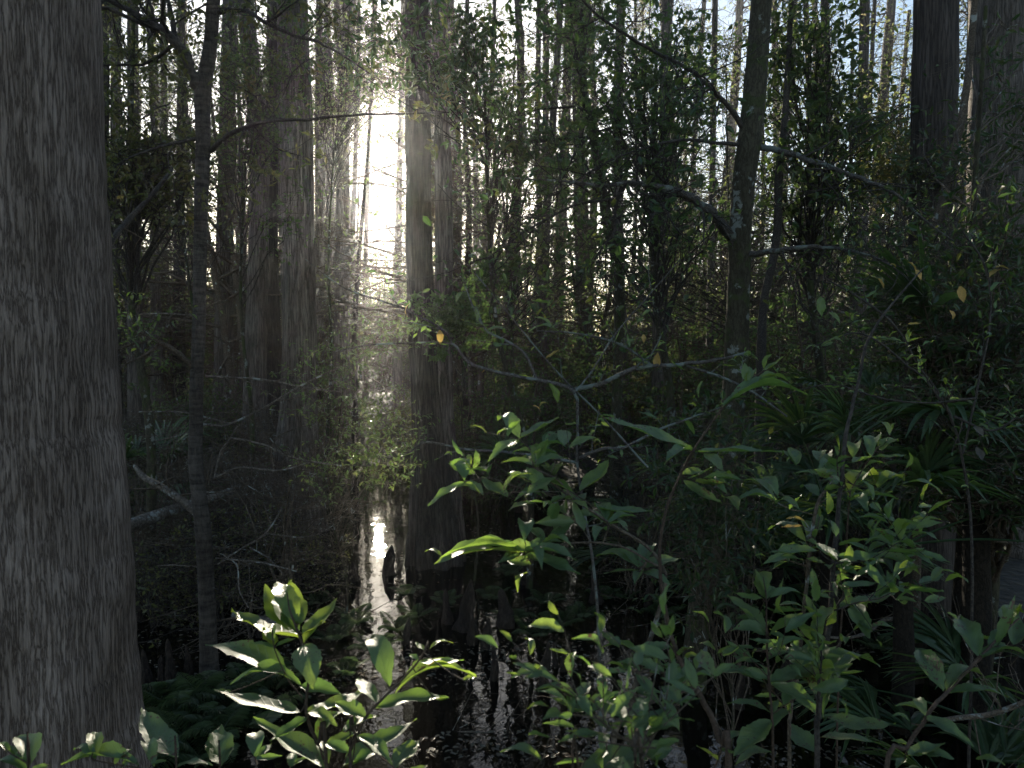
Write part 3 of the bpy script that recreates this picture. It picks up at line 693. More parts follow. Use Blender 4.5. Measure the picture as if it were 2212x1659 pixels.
blob_tree('leafy_tree', 'yellowish leaved sapling beside the foot of the dark right cypress', 'tree', (1930, 8.5),
          [(1930, 350, 8.5, 70, 60, 0.5, 12), (1900, 300, 9.0, 80, 80, 0.5, 10), (1990, 330, 7.0, 70, 30, 0.3, 8)], 'leaf_olive', size=0.06, nl=4, trunk_w=0.025)
blob_tree('maple_sapling', 'bright green maple sapling at the middle of the view just right of the central pair', 'tree', (1010, 8.0),
          [(970, 500, 7.5, 50, 40, 0.5, 10), (990, 640, 7.5, 90, 50, 0.6, 18), (1060, 560, 8.5, 80, 70, 0.6, 14)], 'leaf_bright', size=0.07, nl=3, tpl=T_MAPLE, aspect=0.9, trunk_w=0.015, keep=off_lane)
lace = [('airy bare-twigged tree behind the forked ringed tree', (420, 12.0), [(260, 120, 11.5, 120, 140, 1.2, 22), (400, 150, 11.5, 120, 140, 1.2, 22), (560, 120, 11.5, 110, 130, 1.2, 22), (380, 420, 12.0, 160, 120, 1.2, 22)]),
        ('airy twiggy tree whose top reaches across above the sun gap', (690, 13.0), [(700, 120, 12.5, 110, 130, 1.2, 26), (830, 90, 12.5, 100, 110, 1.0, 40), (770, 200, 13.0, 110, 70, 1.0, 26)]),
        ('airy twiggy tree filling the bright lace right of the central pair', (1090, 12.5), [(1050, 120, 12.0, 120, 130, 1.2, 24), (1180, 240, 12.0, 120, 150, 1.2, 28), (1060, 400, 12.0, 110, 110, 1.0, 22), (1220, 480, 12.0, 120, 110, 1.0, 24)]),
        ('airy twiggy tree behind the lichened trunk', (1620, 12.5), [(1560, 160, 12.0, 130, 150, 1.2, 22), (1600, 430, 12.0, 130, 130, 1.2, 22), (1420, 600, 12.0, 150, 90, 1.0, 22)]),
        ('airy twiggy tree in the blue gap between the big right-hand trunks', (1940, 12.0), [(1920, 160, 11.5, 110, 160, 1.2, 26), (2080, 200, 11.5, 110, 180, 1.2, 26), (1900, 420, 12.0, 120, 120, 1.0, 20)])]
for lab, bd, bl in lace:
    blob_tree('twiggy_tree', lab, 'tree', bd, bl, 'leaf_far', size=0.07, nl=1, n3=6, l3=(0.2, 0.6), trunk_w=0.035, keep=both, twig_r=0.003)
blob_tree('broadleaf_shrub', 'dim small-leafed shrub growing in front of the foot of the lichened tree', 'shrub', (1560, 4.6),
          [(1540, 900, 4.6, 90, 70, 0.3, 14), (1600, 1040, 4.6, 90, 80, 0.3, 14), (1500, 1180, 4.6, 90, 90, 0.3, 14), (1440, 1020, 4.8, 70, 70, 0.3, 8)], 'leaf_dark', mat_twig='twig', size=0.06, nl=2, n3=3, l3=(0.06, 0.2), trunk_w=0.012, lo=0.3, up=0.7)
# sunlit bush left of centre
blob_tree('evergreen_bush', 'sunlit yellow-green bush leaning over the water left of the central pair', 'bush', (715, 6.9),
          [(720, 770, 6.8, 130, 50, 0.5, 10), (790, 860, 6.5, 120, 50, 0.5, 12), (825, 935, 6.3, 100, 40, 0.4, 14), (900, 690, 7.0, 100, 40, 0.5, 5), (680, 990, 6.3, 70, 25, 0.4, 4)], 'leaf_yellowgreen', mat_twig='twig', size=0.045, nl=3, n3=3, l3=(0.06, 0.2), trunk_w=0.012, lo=0.72, up=0.75, droop=0.0, aspect=0.4)

# ================================================================== BACKGROUND FOREST
def bg_cypress(name, h, r, seed, z0, n1, nleaf, size):
    e = empty(name, (0, 0, 0), 'x', 'tree')
    k = 40; z = np.linspace(-0.3, h, k)
    P = np.stack([0.25 * np.sin(z * 0.25 + seed), 0.2 * np.cos(z * 0.2 + seed), z], -1); P[:, :2] -= P[0, :2]
    Rr = r * (1 - 0.55 * z / h) * (1 + 0.9 * np.exp(-np.maximum(z, 0) / 0.8))
    V, Fq = trunk_mesh(P, Rr, 18, seed, 0.1, 1.0, 0.05); mesh_obj('trunk', V, Fq, 'cypress', e)
    P1, R1 = grow(P[None], Rr[None], n1, (0.8, 2.6), 0.9, (0, 0, 0.05), 6, 0.22, z0 / h, 1, 0.25, 0.3, 0.008)
    P2, R2 = grow(P1, R1, 5, (0.4, 1.1), 0.7, (0, 0, -0.05), 4, 0.3, 0.1, 1, 0.6, 0.5, 0.005)
    P3, R3 = grow(P2, R2, 3, (0.15, 0.5), 0.7, (0, 0, -0.1), 3, 0.3, 0.1, 1, 0.7, 0.6, 0.004)
    V, Fq = join([tubes(P1, R1, 4), tubes(P2, R2, 3), tubes(P3, R3, 3)]); mesh_obj('branches', V, Fq, 'twig', e)
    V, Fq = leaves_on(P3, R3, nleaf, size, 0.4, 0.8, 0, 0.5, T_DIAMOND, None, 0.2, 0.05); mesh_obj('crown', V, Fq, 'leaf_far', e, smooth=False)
    return e

def bg_bushy(name, h, seed, n1, nleaf, size, mat, z0=0.1, wide=1.0, tw='twig', tpl=T_DIAMOND, cat='tree', ntr=2, n3=3):
    e = empty(name, (0, 0, 0), 'x', cat)
    T = []
    for i in range(ntr):
        a = rng.uniform(0, 6.28); k = 10; z = np.linspace(-0.2, h * rng.uniform(0.7, 1), k)
        sp = wide * rng.uniform(0.05, 0.3) * (z / h) ** 1.3 * h * 0.6
        T.append(np.stack([np.cos(a) * sp + rng.normal(size=k).cumsum() * 0.03, np.sin(a) * sp + rng.normal(size=k).cumsum() * 0.03, z], -1))
    T = np.array(T); TR = np.repeat((0.012 * h * np.linspace(1, 0.3, 10))[None], ntr, 0)
    for i in range(ntr):
        V, Fq = tubes(T[i:i + 1], TR[i:i + 1], 6); mesh_obj('stem' if cat != 'tree' else 'trunk', V, Fq, tw, e)
    P1, R1 = grow(T, TR, n1, (0.3 * h * wide, 0.6 * h * wide), 0.85, (0, 0, 0.1), 5, 0.25, z0, 1, 0.5, 0.3, 0.004, flat=0.6)
    P2, R2 = grow(P1, R1, 5, (0.12 * h, 0.28 * h), 0.75, (0, 0, 0.0), 4, 0.3, 0.2, 1, 0.6, 0.5, 0.003, flat=0.5)
    P3, R3 = grow(P2, R2, n3, (0.05 * h, 0.14 * h), 0.75, (0, 0, 0), 3, 0.3, 0.1, 1, 0.7, 0.6, 0.002, flat=0.5)
    V, Fq = join([tubes(P1, R1, 4), tubes(P2, R2, 3), tubes(P3, R3, 3)]); mesh_obj('branches', V, Fq, tw, e)
    if nleaf:
        V, Fq = leaves_on(P3, R3, nleaf, size, 0.5, 0.8, 0, 0.5, tpl, None, 0.1, 0.02); mesh_obj('foliage' if cat != 'tree' else 'crown', V, Fq, mat, e, smooth=False)
    return e

def zone(u):
    for lim, s in ((430, 'left of the forked tree'), (600, 'behind the pale left cypresses'), (740, 'right of the broad fluted cypress'),
                   (890, 'in the glow around the sun'), (1100, 'behind the central cypress pair'), (1330, 'beyond the open centre'),
                   (1600, 'behind the crooked tree'), (1950, 'right of the lichened tree')):
        if u < lim: return s
    return 'behind the big right-hand cypresses'

used_proto = set()
def place(proto, x, y, z, s, rz, label, group, sz=None):
    if proto.name in used_proto: o = copy_tree(proto)
    else: o = proto; used_proto.add(proto.name)
    o.location = (x, y, z); o.scale = (s, s, sz or s); o.rotation_euler = (0, 0, rz)
    o['label'] = label; o['group'] = group
    return o

taken = [(P[0], P[1]) for P in []]
def scatter(protos, n, dmin, dmax, umin, umax, sc_, words, group, power=1.0, avoid=None, zoff=0.0, sink=False):
    c = 0; tries = 0
    while c < n and tries < n * 40:
        tries += 1
        D = dmin + (dmax - dmin) * rng.random() ** power
        u = rng.uniform(umin, umax)
        if avoid and avoid(u, D): continue
        p = at(u, 760, D)
        if any((p[0] - a) ** 2 + (p[1] - b) ** 2 < (0.03 * D + 0.25) ** 2 for a, b in taken): continue
        taken.append((p[0], p[1]))
        s = rng.uniform(*sc_)
        far = 'far' if D > (dmin + dmax) / 2 else 'nearer'
        place(protos[c % len(protos)], p[0], p[1], zbase(p[0], p[1]), s, rng.uniform(0, 6.28), f'{words[0]} {words[1 if far == "far" else 2]} {zone(u)}', f'{group} {zone(u)}')
        c += 1

def sun_avoid(u, D): return 640 < u < 1010
cyp = [bg_cypress('background_cypress', 20, 0.24, 1, 4, 40, 1, 0.12), bg_cypress('background_cypress', 17, 0.17, 2, 3, 40, 1, 0.12), bg_cypress('background_cypress', 22, 0.3, 3, 6, 40, 1, 0.12), bg_cypress('background_cypress', 15, 0.12, 4, 2, 40, 1, 0.11)]
scatter([cyp[1], cyp[3]], 24, 15, 26, 150, 2300, (0.6, 0.95), ('slender grey tree with thin lacy crown', 'well back', 'midway'), 'mid-distance cypresses', 1.0, sun_avoid)
scatter(cyp, 54, 26, 75, 60, 2400, (0.8, 1.15), ('hazy straight trunk', 'in the far distance', 'in the distance'), 'distant cypresses', 0.8, lambda u, D: 745 < u < 875 or (D < 48 and 690 < u < 930))
scatter(cyp[3:], 3, 50, 70, 750, 870, (0.6, 0.8), ('faint thin trunk', 'almost lost', 'half lost'), 'faint trunks', 0.8)
high = [bg_cypress('background_cypress', 23, 0.2, 8, 11.5, 80, 1, 0.12), bg_cypress('background_cypress', 21, 0.13, 9, 11, 80, 1, 0.12)]
scatter(high, 20, 26, 58, 100, 2300, (0.9, 1.1), ('tall trunk with a high lacy crown', 'far off', 'further in'), 'tall trunks', 1.0, lambda u, D: 806 < u < 845 or (D > 37 and 740 < u < 900))
scatter(high, 9, 26, 37, 690, 930, (0.9, 1.05), ('tall trunk with a high lacy crown', 'far off', 'further in'), 'tall trunks', 1.0, lambda u, D: 778 < u < 858)
scatter([cyp[3], cyp[1]], 22, 36, 75, 630, 990, (0.75, 1.1), ('very thin straight trunk', 'far away', 'away'), 'thin far trunks', 1.0, lambda u, D: 770 < u < 860)
und = [bg_bushy('understory_tree', 6.5, 1, 12, 2, 0.11, 'leaf_far', 0.3), bg_bushy('understory_tree', 5, 2, 12, 2, 0.11, 'leaf_can', 0.25), bg_bushy('understory_tree', 8, 3, 12, 2, 0.12, 'leaf_olive', 0.35)]
scatter(und, 9, 12.5, 24, 200, 2300, (0.7, 1.1), ('leafy understory tree', 'standing well back', 'at mid distance'), 'understory trees', 1.0, lambda u, D: 560 < u < 1000)
scatter(und, 84, 24, 70, 60, 2400, (0.8, 1.4), ('hazy understory tree', 'in the far distance', 'in the distance'), 'distant understory trees', 0.8, lambda u, D: 690 < u < 905 or (D < 45 and 640 < u < 960))
scatter(und[:2], 30, 25, 50, 670, 950, (0.9, 1.15), ('low hazy understory tree', 'far off', 'further in'), 'low understory trees', 1.0)
lac = [bg_bushy('lacy_tree', 7.5, 31, 22, 1, 0.09, 'leaf_far', 0.3, 0.9, n3=5), bg_bushy('lacy_tree', 6.0, 32, 22, 1, 0.09, 'leaf_can', 0.3, 1.0, n3=5)]
scatter(lac, 34, 14, 30, 180, 2250, (0.8, 1.15), ('finely twigged tree', 'set back', 'closer in'), 'finely twigged trees', 1.0, lambda u, D: 630 < u < 1010)
gre = [bg_bushy('green_sapling', 3.4, 21, 12, 3, 0.085, 'leaf_bright', 0.2, 1.0, tpl=T_MAPLE), bg_bushy('green_sapling', 2.6, 22, 12, 3, 0.08, 'leaf_can', 0.2, 1.1, tpl=T_FOLD)]
scatter(gre, 18, 10.5, 17, 960, 1980, (0.7, 1.1), ('backlit green sapling', 'set back', 'nearer'), 'green saplings', 1.0)
shr = [bg_bushy('wetland_shrub', 2.2, 5, 10, 4, 0.075, 'leaf_far', 0.1, 1.4, cat='bush', ntr=5), bg_bushy('wetland_shrub', 1.7, 6, 10, 4, 0.07, 'leaf_olive', 0.1, 1.5, cat='bush', ntr=5), bg_bushy('wetland_shrub', 2.6, 7, 10, 4, 0.08, 'leaf_can', 0.1, 1.3, cat='bush', ntr=5)]
scatter(shr, 80, 13.5, 30, 150, 2300, (0.7, 1.2), ('low wetland shrub', 'far back', 'at mid distance'), 'wetland shrubs', 1.0, lambda u, D: D < 27 and 765 < u < 872)
scatter(shr, 90, 30, 70, 0, 2400, (1.2, 2.0), ('hazy tall shrub', 'in the far distance', 'in the distance'), 'distant shrubs', 0.8)
bare = [bg_bushy('bare_shrub', 1.9, 8, 9, 0, 0, None, 0.1, 1.5, 'twig', cat='bush', ntr=6), bg_bushy('bare_shrub', 1.4, 9, 9, 1, 0.05, 'leaf_olive', 0.1, 1.6, 'dark_twig', cat='bush', ntr=6, n3=4)]
scatter(bare, 40, 6.5, 14, 260, 640, (0.6, 1.0), ('leafless twiggy shrub', 'set back', 'near the water'), 'twiggy shrubs', 1.0)
scatter(bare, 40, 7.5, 14, 1000, 1900, (0.6, 1.0), ('leafless twiggy shrub', 'set back', 'near the water'), 'twiggy shrubs', 1.0, lambda u, D: D < 14 and u < 1330)

# far wood beyond the last separate trees
def far_wood():
    n = 70000
    th = rng.uniform(-0.85, 0.85, n); rr = rng.uniform(75, 120, n)
    x = np.sin(th) * rr; y = np.cos(th) * rr
    zt = 13 + 5 * fbm((th * 2.0) % 1, th * 0 + 1, 9, 4)
    z = rng.random(n) ** 1.1 * zt
    uu = W / 2 + F * x / y
    L = rng.uniform(0.25, 0.6, n)
    V, Fq = leaves(np.stack([x, y, z], -1), rand_unit(n), rand_unit(n), L, L * 0.8, T_DIAMOND)
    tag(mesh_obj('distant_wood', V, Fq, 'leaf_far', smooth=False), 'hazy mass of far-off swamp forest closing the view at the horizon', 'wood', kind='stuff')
far_wood()

# ================================================================== KNEES, LOGS, LITTER
def knee(u, vt, vb, w, label):
    D = CAMH / (ray(u, vb)[2] / -ray(u, vb)[1])
    b = at(u, vb, D); b[2] = -0.2
    h = (vb - vt) / F * D; r = w / 2 / F * D
    k = 26; z = np.linspace(0, 1, k)
    prof = (0.8 * (1 - z) ** 1.6 + 0.62 * (1 - z ** 4) ** 0.5) * r * 0.8 * (1 + 0.13 * np.sin(z * 13 + u)); prof[-1] = 0.002
    P = np.stack([b[0] + 0.12 * h * np.sin(z * 3 + u) * z, b[1] + 0.08 * h * np.cos(z * 4 + u) * z, -0.2 + z * (h + 0.2)], -1)
    V, Fq = trunk_mesh(P, prof, 22, int(u + vt), 0.1, 0.5, 0.26, 5)
    o = mesh_obj('cypress_knee', V - b, Fq, 'knee'); o.location = b
    tag(o, label, 'cypress knee', 'cypress knees standing in the water')
K = [(372, 1378, 1480, 36, 'pale-tipped cypress knee beside the ringed trunk, tallest of its cluster'), (354, 1415, 1478, 32, 'short knee touching the left side of the pale-tipped one'),
     (402, 1388, 1470, 30, 'knee between the pale-tipped one and the ringed trunk'), (315, 1400, 1478, 34, 'dark knee near the edge of the big left cypress'), (284, 1376, 1470, 26, 'dark knee half hidden by the big left cypress'),
     (322, 1165, 1225, 22, 'small knee under the white fallen log'), (300, 1262, 1340, 28, 'knee in dark water just right of the big left cypress'), (338, 1268, 1330, 20, 'round-topped knee below the white fallen log'),
     (1062, 1384, 1468, 26, 'slim knee standing alone in the reflections at bottom centre'), (1174, 1378, 1478, 32, 'slender dark knee right of bottom centre'), (1202, 1386, 1440, 18, 'small knee right of the slender dark one'), (1222, 1405, 1450, 24, 'stubby knee in front of the right reflections'),
     (984, 1415, 1462, 22, 'stubby knee with pale top at bottom centre'), (1018, 1320, 1392, 36, 'dark knee in the central clump, left of two'), (1048, 1330, 1400, 38, 'dark knee in the central clump, right of two'),
     (1004, 1245, 1360, 46, 'tall stump-like knee rising behind the central clump'), (1088, 1270, 1350, 60, 'wide root-covered knee behind the central clump'), (970, 1270, 1345, 30, 'thin knee left of the stump-like one'),
     (840, 1175, 1240, 40, 'black knee against the sun glitter'), (760, 1210, 1255, 26, 'black knee left of the sun glitter'), (700, 1180, 1235, 34, 'dark knee at the foot of the broad fluted cypress'), (878, 1330, 1390, 26, 'knee among the lit ferns'),
     (1690, 1385, 1500, 46, 'dark knee behind the right-hand saplings'), (1972, 1300, 1470, 50, 'tall rough knee in the dark lower right, left of two'), (2040, 1320, 1480, 44, 'rough knee in the dark lower right, right of two'), (1600, 1430, 1530, 34, 'low knee at the foot of the lichened tree'),
     (2120, 1380, 1500, 60, 'broad knee beside the right edge'), (560, 1330, 1375, 26, 'knee beside the grey sunken log'), (1290, 1230, 1300, 34, 'knee behind the lit leaf spray'), (1400, 1240, 1310, 30, 'knee between the spray and the lichened trunk'), (1130, 1210, 1262, 26, 'small knee behind the lit spray of leaves')]
for a in K: knee(*a)

def log(name, label, pts, D0, D1, mat, cat='log', twigs=True, sides=14):
    P, R = px_path(pts, D0, D1); k = 40
    Pk = catmull(P, k); Rk = np.interp(np.linspace(0, 1, k), np.linspace(0, 1, len(R)), R)
    b = Pk[0].copy(); e = empty(name, b, label, cat)
    V, Fq = trunk_mesh(Pk, Rk, sides, int(pts[0][0]), 0, 1, 0.12); mesh_obj('stem', V, Fq, mat, e)
    if twigs:
        for _ in range(7):
            P1, R1 = grow(Pk[None], Rk[None], 1, (0.2, 0.7), 0.7, (0, 0, 0.1), 5, 0.2, 0.2, 1, 0.3, 0.3, 0.003)
            P2, R2 = grow(P1, R1, 3, (0.08, 0.3), 0.6, (0, 0, 0), 4, 0.25, 0.2, 1, 0.7, 0.5, 0.002)
            V, Fq = join([tubes(P1, R1, 4), tubes(P2, R2, 3)]); mesh_obj('twig', V, Fq, 'twig', e)
log('fallen_log', 'long whitish fallen log leaning behind the big left cypress', [(262, 1145, 30), (330, 1118, 26), (400, 1094, 22), (460, 1075, 17), (520, 1050, 10)], 7.0, 8.5, 'dead_wood')
log('dead_limb', 'curved grey dead limb arching down to the ringed trunk', [(290, 1005, 8), (310, 1030, 14), (345, 1050, 16), (385, 1075, 17), (415, 1100, 18), (450, 1130, 16)], 6.2, 5.9, 'dead_wood', 'limb')
log('dead_limb', 'dark dead limb slanting up behind the edge of the big left cypress', [(215, 562, 13), (245, 515, 12), (275, 478, 12), (320, 430, 11), (350, 395, 9), (372, 365, 6)], 5.0, 6.0, 'dark_twig', 'limb')
log('fallen_log', 'grey sunken log lying behind the tall leafy shoot', [(505, 1325, 16), (540, 1338, 24), (580, 1345, 22), (610, 1350, 14)], 6.6, 6.4, 'dead_wood')
log('fallen_log', 'dead branch fallen into the reflections at bottom centre', [(910, 1600, 5), (960, 1588, 5), (1010, 1582, 6), (1080, 1588, 6), (1150, 1600, 6), (1260, 1612, 5)], 4.8, 4.75, 'twig', 'branch')
log('fallen_log', 'crooked pale dead branch near the floor at the lower right', [(2035, 1556, 10), (2080, 1550, 11), (2130, 1545, 12), (2180, 1530, 12), (2230, 1510, 12)], 3.2, 3.0, 'twig', 'branch')
log('fallen_log', 'forked dead branch poking out of dark water behind the right-hand saplings', [(1740, 1370, 4), (1820, 1378, 6), (1870, 1368, 8), (1910, 1340, 9), (1960, 1338, 10), (1975, 1350, 10)], 5.0, 5.2, 'dead_wood', 'branch')

def litter():
    n = 5200
    u = rng.uniform(250, 2000, n); v = 1100 + 540 * rng.random(n) ** 0.8
    D = np.array([CAMH / (-ray(a, b)[2] / ray(a, b)[1]) for a, b in zip(u, v)])
    P = np.array([at(a, b, d) for a, b, d in zip(u, v, D)])
    cl = fbm((P[:, 0] * 0.13) % 1, P[:, 1] * 0.5, 21, 4)
    P = P[cl > 0.05]; P[:, 2] = 0.006
    n = len(P); a = rng.uniform(0, 6.28, n); L = rng.uniform(0.02, 0.055, n)
    V, Fq = leaves(P, np.stack([np.cos(a), np.sin(a), 0 * a], -1), np.tile([0, 0, 1.0], (n, 1)) + rng.normal(size=(n, 3)) * 0.06, L, L * 0.55, T_FOLD)
    tag(mesh_obj('floating_leaves', V, Fq, 'leaf_brown', smooth=False), 'scattered dead leaves floating on the black water', 'leaf litter', kind='stuff')
litter()

def dead_bush(label, paths, n1=6):
    e = None; A = []
    for fr, pts, d0, d1 in paths:
        q = [(fr[0] + x / 3, fr[1] + y / 3, w / 3) for x, y, w in pts]
        if e is None:
            b = at(q[0][0], q[0][1], d0); b[2] = 0; e = empty('dead_shrub', b, label, 'shrub')
        P, R = limb('branch', q, d0, d1, 'dead_wood', e); A.append((catmull(P, 8), np.interp(np.linspace(0, 1, 8), np.linspace(0, 1, len(R)), R)))
    Pa = np.array([a for a, _ in A]); Ra = np.array([r for _, r in A])
    P1, R1 = grow(Pa, Ra, n1, (0.2, 0.7), 0.65, (0, 0, 0.05), 5, 0.2, 0.15, 1, 0.6, 0.4, 0.002); P2, R2 = grow(P1, R1, 4, (0.08, 0.3), 0.6, (0, 0, 0), 4, 0.25, 0.2, 1, 0.7, 0.5, 0.0015)
    V, Fq = join([tubes(P1, R1, 4), tubes(P2, R2, 3)]); mesh_obj('foliage_twig', V, Fq, 'twig', e)
ml, bl = (0, 553), (0, 1106)
dead_bush('tangle of pale dead branches over the water between the ringed trunk and fluted cypress',
  [(ml, [(1300, 1090, 16), (1450, 1100, 16), (1600, 1040, 15), (1750, 960, 14), (1950, 840, 12), (2200, 720, 9)], 5.9, 6.3), (ml, [(1500, 1180, 14), (1700, 1220, 13), (1900, 1310, 12), (2212, 1360, 8)], 5.8, 5.6),
   (ml, [(1390, 1440, 15), (1560, 1370, 15), (1800, 1390, 13), (2050, 1330, 9)], 5.7, 5.8), (ml, [(900, 1010, 9), (1200, 1015, 10), (1500, 1090, 10)], 5.9, 6.0), (ml, [(1380, 960, 10), (1370, 1040, 10), (1200, 1150, 9), (1000, 1200, 6)], 5.8, 6.2),
   (ml, [(890, 380, 9), (1050, 372, 10), (1250, 385, 10)], 6.0, 5.7), (ml, [(1330, 780, 16), (1700, 800, 14), (1950, 850, 11), (2212, 880, 7)], 5.7, 6.2), (ml, [(1390, 1440, 12), (1430, 1270, 12), (1480, 1200, 10), (1540, 1100, 7)], 5.8, 5.9)])
dead_bush('sparse dead twigs arching over dark water behind the leafy shoots at the left',
  [(bl, [(1400, 300, 11), (1700, 330, 12), (1920, 385, 8)], 5.6, 5.3), (bl, [(1020, 350, 7), (1150, 345, 8), (1290, 360, 9)], 6.0, 5.7), (bl, [(1450, 280, 9), (1540, 350, 9), (1548, 500, 9), (1610, 620, 8)], 5.4, 5.2),
   (bl, [(1410, 340, 10), (1560, 240, 11), (1720, 140, 11), (1830, -30, 9)], 5.7, 6.0), (bl, [(1720, 140, 8), (2000, 160, 7), (2210, 60, 5)], 5.9, 6.1), (bl, [(1620, 230, 9), (1740, 300, 9), (1840, 410, 6)], 5.8, 5.4)], 4)

# ================================================================== FERNS AND PALMETTOS
def frond_pts(L, az, rise, droop, k=9):
    t = np.linspace(0, 1, k)
    h = L * (t * math.cos(rise)); z = L * (t * math.sin(rise) - droop * t ** 2.2)
    return np.stack([h * math.cos(az), h * math.sin(az), z], -1)

def make_fern(nf, L, npin, seed):
    e = empty('fern', (0, 0, 0), 'x', 'fern')
    for i in range(nf):
        az = i * 6.283 / nf + rng.uniform(-0.3, 0.3); l = L * rng.uniform(0.75, 1.1)
        P = frond_pts(l, az, rng.uniform(0.75, 1.25), rng.uniform(0.25, 0.6))
        pts = catmull(P, npin + 4); T = norm(np.gradient(pts, axis=0)); idx = np.arange(3, npin + 3)
        s = (idx - 3) / npin; pl = l * 0.21 * np.sin(np.pi * (0.13 + 0.87 * s) ** 0.8) ** 0.8 + 0.006
        side = norm(np.cross(T[idx], [0, 0, 1.0])); nn = np.cross(side, T[idx])
        B, Dd, NN, LL = [], [], [], []
        for sg in (-1, 1):
            B.append(pts[idx]); Dd.append(side * sg + T[idx] * 0.28 + rng.normal(size=(npin, 3)) * 0.05 - [0, 0, 0.08]); NN.append(nn + rng.normal(size=(npin, 3)) * 0.15); LL.append(pl * rng.uniform(0.85, 1.1, npin))
        LL = np.concatenate(LL)
        V, Fq = join([tubes(P[None], np.linspace(0.004, 0.0012, len(P))[None], 4), leaves(np.vstack(B), np.vstack(Dd), np.vstack(NN), LL, np.minimum(LL * 0.17, 0.013), T_FOLD)])
        mesh_obj('frond', V, Fq, 'fern', e, smooth=False)
    return e
ferns = [make_fern(7, 0.78, 30, 1), make_fern(6, 0.62, 26, 2)]
def on_water(u, v):
    D = CAMH / (-ray(u, v)[2] / ray(u, v)[1]); return at(u, v, D)
FP = [(330, 1560, 1.0), (400, 1545, 1.05), (470, 1560, 0.95), (540, 1500, 0.9), (600, 1480, 0.8), (360, 1620, 1.0), (440, 1640, 0.9), (720, 1380, 0.95), (770, 1345, 1.0), (810, 1400, 1.0), (860, 1360, 0.95), (900, 1330, 0.9), (745, 1450, 0.8), (690, 1300, 0.9), (620, 1290, 0.9), (640, 1230, 0.9), (480, 1150, 0.9), (420, 1220, 0.8),
      (1110, 1340, 0.9), (1160, 1370, 1.0), (1210, 1350, 1.0), (1260, 1330, 0.9), (1300, 1290, 0.9), (1180, 1300, 0.9), (1060, 1290, 0.9), (1350, 1290, 0.8), (1430, 1330, 0.9), (960, 1300, 0.9), (1100, 1240, 0.9), (520, 1260, 0.8), (880, 1280, 0.8), (1900, 1400, 0.9), (2080, 1450, 0.9), (1230, 1200, 0.9), (560, 1560, 0.8)]
def ferntxt(u, v):
    if v > 1470: a = 'broad fern in the lower left corner' if u < 500 else 'fern behind the tall leafy shoot'
    elif u < 660: a = 'dim fern between the ringed trunk and the fluted cypress'
    elif u < 930: a = 'sun-flecked fern beside the bright water glitter'
    elif u < 1130: a = 'dark fern around the central clump of knees'
    elif u < 1500: a = 'dark fern beyond the lit spray of leaves'
    else: a = 'dim fern in the dark lower right'
    return a
for i, (u, v, s) in enumerate(FP):
    p = on_water(u, v); t = ferntxt(u, v)
    place(ferns[i % 2], p[0], p[1], -0.05, s * (0.95 if v > 1470 else 0.55), rng.uniform(0, 6.28), t, 'ferns: ' + t)

def make_fan(base, az, pet, L, tilt, nb=26, spread=2.2, mat='palm', parent=None, dead=False):
    """one palmetto frond: arching petiole and a fan of folded blades"""
    P = frond_pts(pet, az, tilt, 0.15 if not dead else 1.2) + base
    hub = P[-1]; d = norm(P[-1] - P[-2]); side = norm(np.cross(d, [0, 0, 1.0])); nn = np.cross(side, d)
    a = np.linspace(-spread / 2, spread / 2, nb) + rng.normal(size=nb) * 0.03
    dirs = norm(d[None] * np.cos(a)[:, None] + side[None] * np.sin(a)[:, None] + nn[None] * (0.12 * np.sin(a * 9)[:, None]))
    k = 7; t = np.linspace(0, 1, k); LL = L * rng.uniform(0.85, 1.05, nb) * (1 - 0.18 * (a / (spread / 2)) ** 2)
    droop = rng.uniform(0.15, 0.45, nb) + (0.5 if dead else 0)
    mid = hub + dirs[:, None] * (LL[:, None] * t)[..., None]
    mid[..., 2] -= (droop * LL)[:, None] * t ** 2.6
    wv = norm(np.cross(dirs, nn[None])); hw = 0.5 * 0.036 * L / 0.6 * np.sin(np.pi * (0.1 + 0.9 * t ** 0.8)) ** 0.6; hw[-1] = 0.0008
    lift = nn[None, None] * (hw * 0.45)[None, :, None]
    A = mid + wv[:, None] * hw[None, :, None] + lift; B = mid; Cc = mid - wv[:, None] * hw[None, :, None] + lift
    V = np.stack([A, B, Cc], 2).reshape(-1, 3); idx = np.arange(nb * k * 3).reshape(nb, k, 3)
    Fq = np.concatenate([np.stack([idx[:, :-1, j], idx[:, :-1, j + 1], idx[:, 1:, j + 1], idx[:, 1:, j]], -1).reshape(-1, 4) for j in (0, 1)])
    return join([(V, Fq), tubes(P[None], np.linspace(0.009, 0.005, len(P))[None], 5)])
def make_palmetto(nf, L, seed, dead=2, h=0.3):
    e = empty('palmetto', (0, 0, 0), 'x', 'palmetto')
    P = np.array([[0, 0, -0.2], [0.02, 0, h * 0.5], [0, 0.02, h]]); V, Fq = tubes(P[None], np.array([[0.075, 0.065, 0.05]]), 12); mesh_obj('trunk', V, Fq, 'palm_trunk', e)
    for i in range(nf):
        V, Fq = make_fan(np.array([0, 0, h]), i * 2.4 + rng.uniform(-0.3, 0.3), rng.uniform(0.5, 0.9), L * rng.uniform(0.85, 1.1), rng.uniform(0.25, 1.25))
        mesh_obj('frond', V, Fq, 'palm', e, smooth=False)
    for i in range(dead):
        V, Fq = make_fan(np.array([0, 0, h]), rng.uniform(0, 6.28), 0.45, L * 0.85, 0.1, mat='palm_dead', dead=True, spread=1.2)
        mesh_obj('dead_frond', V, Fq, 'palm_dead', e, smooth=False)
    return e
palms = [make_palmetto(11, 0.62, 1, 2, 0.35), make_palmetto(9, 0.7, 2, 1, 0.7), make_palmetto(9, 0.6, 3, 0, 1.5)]
